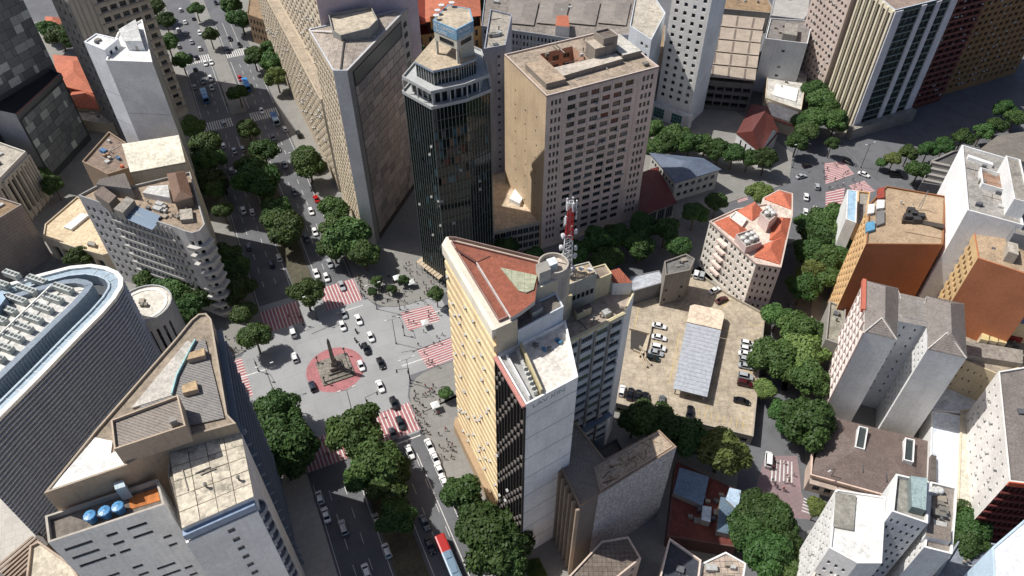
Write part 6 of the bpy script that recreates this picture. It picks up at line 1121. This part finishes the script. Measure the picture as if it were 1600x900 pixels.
for q in ((337, 4, DN, 'black', H), (282, 15, UP, 'white', H), (289, 34, UP, 'white', D_), (312, 51, DN, 'white', H), (302, 28, UP, 'grey', H), (359, 60, DN, 'black', D_), (374, 70, DN, 'black', H), (356, 79, DN, 'black', U_), (312, 75, UP, 'white', H), (297, 86, UP, 'black', H), (307, 89, UP, 'black', D_), (321, 99, DN, 'white', H), (330, 97, DN, 'white', D_), (304, 107, UP, 'grey', H), (329, 123, DN, 'white', U_), (317, 127, DN, 'grey', H), (375, 122, DN, 'red', H), (304, 135, UP, 'silver', H), (331, 137, DN, 'silver', H), (290, 51, UP, 'silver', H), (299, 65, UP, 'silver', D_), (279, 72, UP, 'silver', H), (278, 46, UP, 'white', H)): car(*q, A_)
ZD = 3.21; P18 = R(-17); P72 = R(73)
A_ = 'in the left row on the parking deck'
for q in ((1030, 509, P18, 'white', D_), (1030, 527, P18, 'white', D_), (1029, 543, P18, 'white', U_), (1025, 551, P18, 'silver', D_), (1020, 559, P18, 'dark green', H)): car(*q, A_, ZD)
A_ = 'along the front edge of the parking deck'
for q in ((972, 610, P72, 'white', H), (985, 615, P72, 'black', D_), (997, 618, P72, 'black', D_), (1008, 622, P72, 'black', U_), (1034, 627, P72, 'grey', D_), (1078, 643, P72, 'black', D_)): car(*q, A_, ZD)
A_ = 'at the back of the parking deck'
for q in ((1117, 453, R(30), 'white', D_), (1128, 468, R(30), 'maroon', D_), (1088, 428, R(70), 'white', H), (1097, 430, R(70), 'silver', H)): car(*q, A_, ZD)
A_ = 'in the right row on the parking deck'
for q in ((1168, 536, P18, 'white', H), (1167, 545, P18, 'white', H), (1166, 553, P18, 'white', D_), (1166, 562, P18, 'silver', H), (1166, 572, P18, 'silver', D_), (1165, 588, P18, 'silver', U_), (1164, 599, P18, 'maroon', U_), (1159, 626, P18, 'black', D_)): car(*q, A_, ZD)
A_ = 'near the far right junction'
for q in ((1252, 275, R(20), 'silver', D_), (1277, 291, R(75), 'silver', H), (1260, 307, R(72), 'white', D_), (1259, 331, R(72), 'white', D_), (1274, 327, R(72), 'white', H), (1350, 272, R(-40), 'white', D_), (1400, 274, R(-5), 'black', V_), (1325, 252, R(-50), 'black', U_), (1261, 258, R(20), 'black', H), (1283, 111, R(80), 'white', H), (1300, 60, R(80), 'grey', H)): car(*q, A_)
A_ = 'in the street right of the parking deck'
for q in ((1201, 718, P72, 'white', V_), (1222, 640, P72, 'grey', H), (1226, 600, P72, 'black', H), (1236, 480, P72, 'grey', D_), (1243, 440, P72, 'black', H)): car(*q, A_)
flush_cars()
# ---- buses and lorry
def bus(x, y, ang, L, front, rest, label, name='bus', cat='bus', W_=2.5, H_=3.1):
    p = W(x, y, 1.5); o = empty(name, (p.x, p.y, .01), ang); tag(o, label, cat); K = L * .36
    def pt(nm, mb, mat, smooth=False): c = bpy.data.objects.new(nm, mb.mesh(nm, mat if isinstance(mat, list) else [mat])); col.objects.link(c); c.parent = o; return c
    pt('body', loft([(-L / 2, W_ / 2 - .12, .45, H_ - .1), (-L / 2 + .12, W_ / 2, .4, H_), (L / 2 - K, W_ / 2, .4, H_)], 12, .28), rest); pt('front_section', loft([(L / 2 - K, W_ / 2 + .004, .4, H_ + .004), (L / 2 - .2, W_ / 2, .4, H_), (L / 2, W_ / 2 - .15, .5, H_ - .15)], 12, .28), front)
    m = MB(); m.face([(L / 2 + .012, -1, 1.3), (L / 2 + .012, 1, 1.3), (L / 2 + .012, 1, 2.6), (L / 2 + .012, -1, 2.6)]); pt('windscreen', m, GLC)
    for s in (-1, 1):
        for k in range(6):
            x0 = -L / 2 + .6 + k * (L - 1.4) / 6; m = MB(); q = [(x0, s * (W_ / 2 + .015), 1.5), (x0 + (L - 1.4) / 6 - .15, s * (W_ / 2 + .015), 1.5), (x0 + (L - 1.4) / 6 - .15, s * (W_ / 2 + .015), 2.5), (x0, s * (W_ / 2 + .015), 2.5)]; m.face(q if s < 0 else q[::-1]); pt('side_window', m, GLC)
        for xx in (-L * .3, L * .32): m = MB(); m.tube((xx, s * (W_ / 2 - .3), .5), (xx, s * (W_ / 2 + .01), .5), .5, n=12); pt('wheel', m, TYRE)
    for xx in (-L * .25, L * .05): m = MB(); m.box((xx, 0, H_ - .02), 1.6, 1.3, .22); pt('roof_vent', m, rest)
    return o
bus(702, 876, UP, 12.5, carpaint((168, 40, 34)), carpaint((112, 134, 152)), 'red fronted bus with grey blue rear on the avenue at bottom')
bus(320, 150, DN, 9, carpaint((70, 120, 170)), carpaint((120, 160, 190)), 'blue white lorry in shadow at the far end of avenue', 'lorry', 'lorry'); bus(385, 133, DN, 8, carpaint((40, 120, 190)), carpaint((60, 140, 205)), 'bright blue lorry on the far right carriageway', 'lorry', 'lorry'); bus(430, 186, DN, 7, carpaint((170, 190, 206)), carpaint((56, 100, 150)), 'blue and white lorry stopped at the shaded crosswalk', 'lorry', 'lorry')
# ---- motorcycles
def figure(pose, seed=0):
    """one continuous body grown from a joint skeleton: returns mesh with slots skin/hair, top, trousers"""
    st = {'walk': (.34, -.26, .25), 'stand': (.05, -.05, .06), 'stride': (.48, -.4, .35), 'ride': (.4, .4, .3)}[pose]; sit = pose == 'ride'
    V = [(0, 0, .95), (0, 0, 1.15), (0.02, 0, 1.38), (.03, 0, 1.5), (.05, 0, 1.66)]; rad = [(.15, .12), (.15, .11), (.17, .11), (.055, .055), (.1, .115)]; E = [(0, 1), (1, 2), (2, 3), (3, 4)]
    for s, d in ((1, st[0]), (-1, st[1])):
        i = len(V); kz = .95 if sit else .5
        V += [(.0, .1 * s, .9), (d * .6 if not sit else .42, .11 * s, kz * .95 if sit else .5), (d if not sit else .3, .11 * s, .5 if sit else .07), ((d if not sit else .3) + .16, .12 * s, .47 if sit else .04)]; rad += [(.095, .095), (.065, .065), (.048, .048), (.04, .04)]; E += [(0, i), (i, i + 1), (i + 1, i + 2), (i + 2, i + 3)]
        i = len(V); a = -d * st[2] * 1.6 if not sit else .3
        V += [(.02, .2 * s, 1.4), (.02 + a * .5, .25 * s, 1.14), (.06 + a * 1.1, .23 * s, .92 if not sit else 1.1), (.08 + a * 1.25, .23 * s, .82 if not sit else 1.08)]; rad += [(.06, .06), (.045, .045), (.034, .034), (.03, .04)]; E += [(2, i), (i, i + 1), (i + 1, i + 2), (i + 2, i + 3)]
    me = bpy.data.meshes.new('fig'); me.from_pydata(V, E, []); o = bpy.data.objects.new('fig', me); col.objects.link(o); md = o.modifiers.new('s', 'SKIN'); md.use_smooth_shade = True
    for v, r_ in zip(me.skin_vertices[0].data, rad): v.radius = r_
    me.skin_vertices[0].data[0].use_root = True; sb = o.modifiers.new('u', 'SUBSURF'); sb.levels = 1
    bpy.context.view_layer.update(); out_ = bpy.data.meshes.new_from_object(o.evaluated_get(bpy.context.evaluated_depsgraph_get())); bpy.data.objects.remove(o); out_.materials.clear()
    for k in range(4): out_.materials.append(plain((150, 108, 84), .7) if k == 0 else TYRE)
    for pl in out_.polygons:
        c = pl.center; pl.material_index = 3 if (c.z > 1.68 or (c.z > 1.6 and c.x < .02)) else 0 if (c.z > 1.47 or abs(c.y) > .19 and c.z < 1.08) else 1 if c.z > .98 else 2
    return out_
FIG = {k: figure(k) for k in ('walk', 'stand', 'stride', 'ride')}
TOPS = {'white': (206, 206, 204), 'black': (26, 26, 28), 'grey': (112, 112, 114), 'red': (160, 44, 44), 'blue': (52, 78, 120), 'dark': (44, 42, 46), 'pale': (176, 166, 150)}; TRO = [(34, 36, 44), (50, 58, 76), (28, 28, 28), (90, 84, 74)]; HAIR = [(30, 24, 20), (22, 20, 20), (60, 44, 34)]
def dress(o, top):
    for k, mt in ((1, plain(TOPS[top], .8)), (2, plain(rnd.choice(TRO), .85)), (3, plain(rnd.choice(HAIR), .8))): o.material_slots[k].link = 'OBJECT'; o.material_slots[k].material = mt
for k, (x, y, wd) in enumerate(((556, 517, 'nearest the refuge'), (555, 531, 'behind the leading one'), (562, 540, 'beside the large black car'), (662, 734, 'on the lower right carriageway'))):
    p = W(x, y, .6); o = empty('motorcycle', (p.x, p.y, .01), DN); tag(o, 'small dark motorcycle %s' % wd, 'motorcycle', 'motorcycles on the road')
    for xx in (-.65, .65): m = MB(); m.tube((xx, -.06, .3), (xx, .06, .3), .3, n=12); c = bpy.data.objects.new('wheel', m.mesh('wheel', [TYRE])); col.objects.link(c); c.parent = o
    c = bpy.data.objects.new('body', loft([(-.85, .1, .55, .7), (-.4, .16, .45, .8), (.2, .2, .4, .92), (.55, .14, .5, .98)], 8, .7).mesh('body', [plain((40, 40, 44), .4)])); col.objects.link(c); c.parent = o
    m = MB(); m.tube((.5, -.36, 1.0), (.5, .36, 1.0), .03, n=5); c = bpy.data.objects.new('handlebar', m.mesh('h', [TYRE])); col.objects.link(c); c.parent = o
    pr = bpy.data.objects.new('person', FIG['ride']); col.objects.link(pr); pr.location = (p.x - .15 * math.cos(DN), p.y - .15 * math.sin(DN), .02); pr.rotation_euler = (0, 0, DN); dress(pr, ('black', 'dark', 'grey', 'black')[k]); tag(pr, 'rider in %s on the motorcycle %s' % (('black', 'dark clothes', 'grey', 'black')[k], wd), 'person', 'motorcycle riders')
# ================================================================ PEOPLE
def people(area, group, pts, z=.13):
    pts = sorted(pts); cnt = {}
    tops = [rnd.choice(list(TOPS)[:7] + ['black', 'dark', 'dark', 'grey']) for _ in pts]; tot = {t_: tops.count(t_) for t_ in tops}
    for (x, y), tp in zip(pts, tops):
        k = cnt.get(tp, 0); cnt[tp] = k + 1; p = W(x, y, .9); ps = rnd.choice(('walk', 'stand', 'stride', 'walk')); o = bpy.data.objects.new('person', FIG[ps]); col.objects.link(o)
        o.location = (p.x, p.y, z); o.rotation_euler = (0, 0, rnd.uniform(0, 6.28)); s = rnd.uniform(.93, 1.05); o.scale = (s, s, s); dress(o, tp)
        cl = {'dark': 'dark clothes', 'pale': 'a pale top'}.get(tp, 'a %s top' % tp)
        tag(o, 'person in %s%s, %s' % (cl, '' if tot[tp] == 1 else ', %s from left' % ORD[k], area), 'person', group)
def scatter(n, poly, seed, gap=3.0):
    r = random.Random(seed); out_ = []; xs = [p[0] for p in poly]; ys = [p[1] for p in poly]
    def inside(x, y):
        c = False; j = len(poly) - 1
        for i in range(len(poly)):
            (x0, y0), (x1, y1) = poly[i], poly[j]
            if (y0 > y) != (y1 > y) and x < (x1 - x0) * (y - y0) / (y1 - y0) + x0: c = not c
            j = i
        return c
    for _ in range(6000):
        x, y = r.uniform(min(xs), max(xs)), r.uniform(min(ys), max(ys))
        if inside(x, y) and all((x - a) ** 2 + (y - b_) ** 2 > gap * gap for a, b_ in out_): out_.append((x, y))
        if len(out_) >= n: break
    return out_
people('upper right plaza pavement', 'people on the upper right pavement', scatter(34, [(572, 440), (600, 428), (690, 440), (690, 470), (625, 482), (580, 470)], 1))
people('beside the upper red crosswalk', 'people by the upper crosswalk', scatter(14, [(555, 432), (562, 430), (574, 462), (566, 466)], 2, 2.5))
people('right hand plaza crossings', 'people on the right crossings', scatter(18, [(630, 488), (690, 480), (693, 570), (668, 575), (650, 545), (640, 515)], 3), .02)
people('lower right plaza pavement', 'people on the lower right pavement', scatter(38, [(645, 612), (690, 590), (696, 640), (712, 720), (690, 715), (655, 668)], 4))
people('beside the lower red crosswalk', 'people by the lower crosswalk', scatter(14, [(642, 634), (650, 632), (664, 672), (656, 676)], 5, 2.5))
people('left of the plaza', 'people left of the plaza', scatter(10, [(350, 520), (378, 520), (385, 545), (362, 556)], 6))
people('on lower left shaded crosswalk', 'people on the lower left crosswalk', scatter(5, [(498, 686), (520, 680), (535, 705), (505, 715)], 7), .02)
people('narrow street at lower right', 'people on the narrow street', scatter(15, [(1204, 716), (1240, 716), (1262, 770), (1238, 770), (1204, 758)], 8), .02)
people('at far junction crosswalks', 'people around the far junction', scatter(24, [(1284, 252), (1330, 248), (1372, 290), (1345, 300), (1320, 290), (1290, 300)], 9, 2.6), .02)
people('beside the triangular tower', 'people by the triangular tower', scatter(12, [(600, 425), (650, 405), (660, 425), (615, 440)], 10))
# ================================================================ STREET FURNITURE
PM = plain((62, 64, 66), .5, .4); LMP = plain((196, 198, 196), .4)
def pole(x, y, h, ang, label, kind='double'):
    p = W(x, y); o = empty('street_lamp' if kind != 'signal' else 'traffic_light', (p.x, p.y, 0.0), ang); tag(o, label, 'street lamp' if kind != 'signal' else 'traffic light', 'street lamps' if kind != 'signal' else 'traffic lights')
    def pt(nm, mb, mat): c = bpy.data.objects.new(nm, mb.mesh(nm, [mat])); col.objects.link(c); c.parent = o
    m = MB(); m.lathe([(.22, 0), (.22, .5), (.11, .6), (.07, h)], (0, 0, 0), 8); pt('post', m, PM)
    if kind == 'signal':
        m = MB(); m.tube((0, 0, h), (3.6, 0, h + .6), .07, .05, 6); pt('arm', m, PM)
        for xx in (3.3, .25): m = MB(); m.box((xx, 0, h - (.6 if xx > 1 else 2.2)), .35, .4, 1.1); pt('signal_head', m, plain((24, 24, 24), .5))
    else:
        for s in ((-1, 1) if kind == 'double' else (1,)): m = MB(); m.tube((0, 0, h - .1), (1.7 * s, 0, h + .35), .05, .04, 6); pt('arm', m, PM); m = MB(); m.box((2.0 * s, 0, h + .28), .9, .3, .16); pt('lamp_head', m, LMP)
for x, y, lb, kd in ((427, 609, 'left of the obelisk', 'double'), (619, 537, 'on the refuge between right crossings', 'double'), (641, 599, 'at the lower right plaza corner', 'double'), (589, 483, 'at the upper right plaza corner', 'double'), (551, 646, 'behind the lower median tree', 'double'), (694, 745, 'on the pavement beside parked white cars', 'single'), (496, 500, 'on the refuge above the plaza', 'single'), (1238, 262, 'left of the far junction', 'single'), (1345, 262, 'right of the far junction', 'double'), (1285, 768, 'by the brown roofed hall corner', 'single'), (470, 275, 'on the right pavement of upper avenue', 'single'), (355, 165, 'in shadow on the far median', 'double')): pole(x, y, 10.5, g26 if kd == 'double' else g26 + 3.14, 'tall grey %s armed street lamp %s' % (kd, lb), kd)
for x, y, a, lb in ((575, 640, R(26), 'by the lower red crosswalk'), (641, 594, R(200), 'with long arm at lower right corner'), (474, 508, R(200), 'beside the white van on the refuge'), (632, 525, R(115), 'on the right refuge'), (625, 484, R(200), 'at the upper right crosswalk'), (404, 580, R(300), 'left of the plaza near red crosswalk'), (598, 466, R(200), 'beside the upper red crosswalk')): pole(x, y, 5.4, a, 'dark traffic light %s' % lb, 'signal')
# kiosks, parasols and the awning arcade below the glass tower
for k, (x, y, c_, lb) in enumerate(((680, 632, (220, 222, 220), 'white square parasol on the pavement below the yellow tower'), (620, 433, (220, 222, 220), 'white square parasol under plaza pavement trees'), (642, 440, (214, 214, 210), 'white square parasol beside the awning arcade'), (664, 503, (210, 210, 206), 'white square parasol on the upper right crossing'))):
    p = W(x, y, 2.3); o = empty('parasol', (p.x, p.y, .1), g26); tag(o, lb, 'parasol', 'white parasols'); m = MB(); m.tube((0, 0, 0), (0, 0, 2.4), .04, n=6); c = bpy.data.objects.new('pole', m.mesh('pole', [PM])); col.objects.link(c); c.parent = o
    m = MB(); q = [(-1.1, -1.1, 2.1), (1.1, -1.1, 2.1), (1.1, 1.1, 2.1), (-1.1, 1.1, 2.1)]
    for i in range(4): m.face([q[i], q[(i + 1) % 4], (0, 0, 2.6)]); m.face([(q[i][0], q[i][1], 1.9), (q[(i + 1) % 4][0], q[(i + 1) % 4][1], 1.9), q[(i + 1) % 4], q[i]])
    c = bpy.data.objects.new('canopy', m.mesh('canopy', [plain(c_, .7)])); col.objects.link(c); c.parent = o
a, c = W(650, 408, 3.4), W(686, 436, 3.4); d = (c - a); n_ = Vector((d.y, -d.x)).normalized() * -2.6
o = empty('awning_arcade', (a.x, a.y, 0)); tag(o, 'beige slatted awning arcade at the foot of the glass tower', 'awning')
for k in range(8): p = a.lerp(c, (k + .08) / 8); q = a.lerp(c, (k + .92) / 8); m = MB(); m.face([(p.x, p.y, 3.2), (q.x, q.y, 3.2), (q.x + n_.x, q.y + n_.y, 3.7), (p.x + n_.x, p.y + n_.y, 3.7)]); m.face([(p.x, p.y, 2.9), (q.x, q.y, 2.9), (q.x, q.y, 3.2), (p.x, p.y, 3.2)]); m.build('awning_panel', plaster((190, 172, 146), .3), o)
for k in range(5): p = a.lerp(c, k / 4); m = MB(); m.tube((p.x, p.y, 0), (p.x, p.y, 3.2), .08, n=6); m.build('post', PM, o)
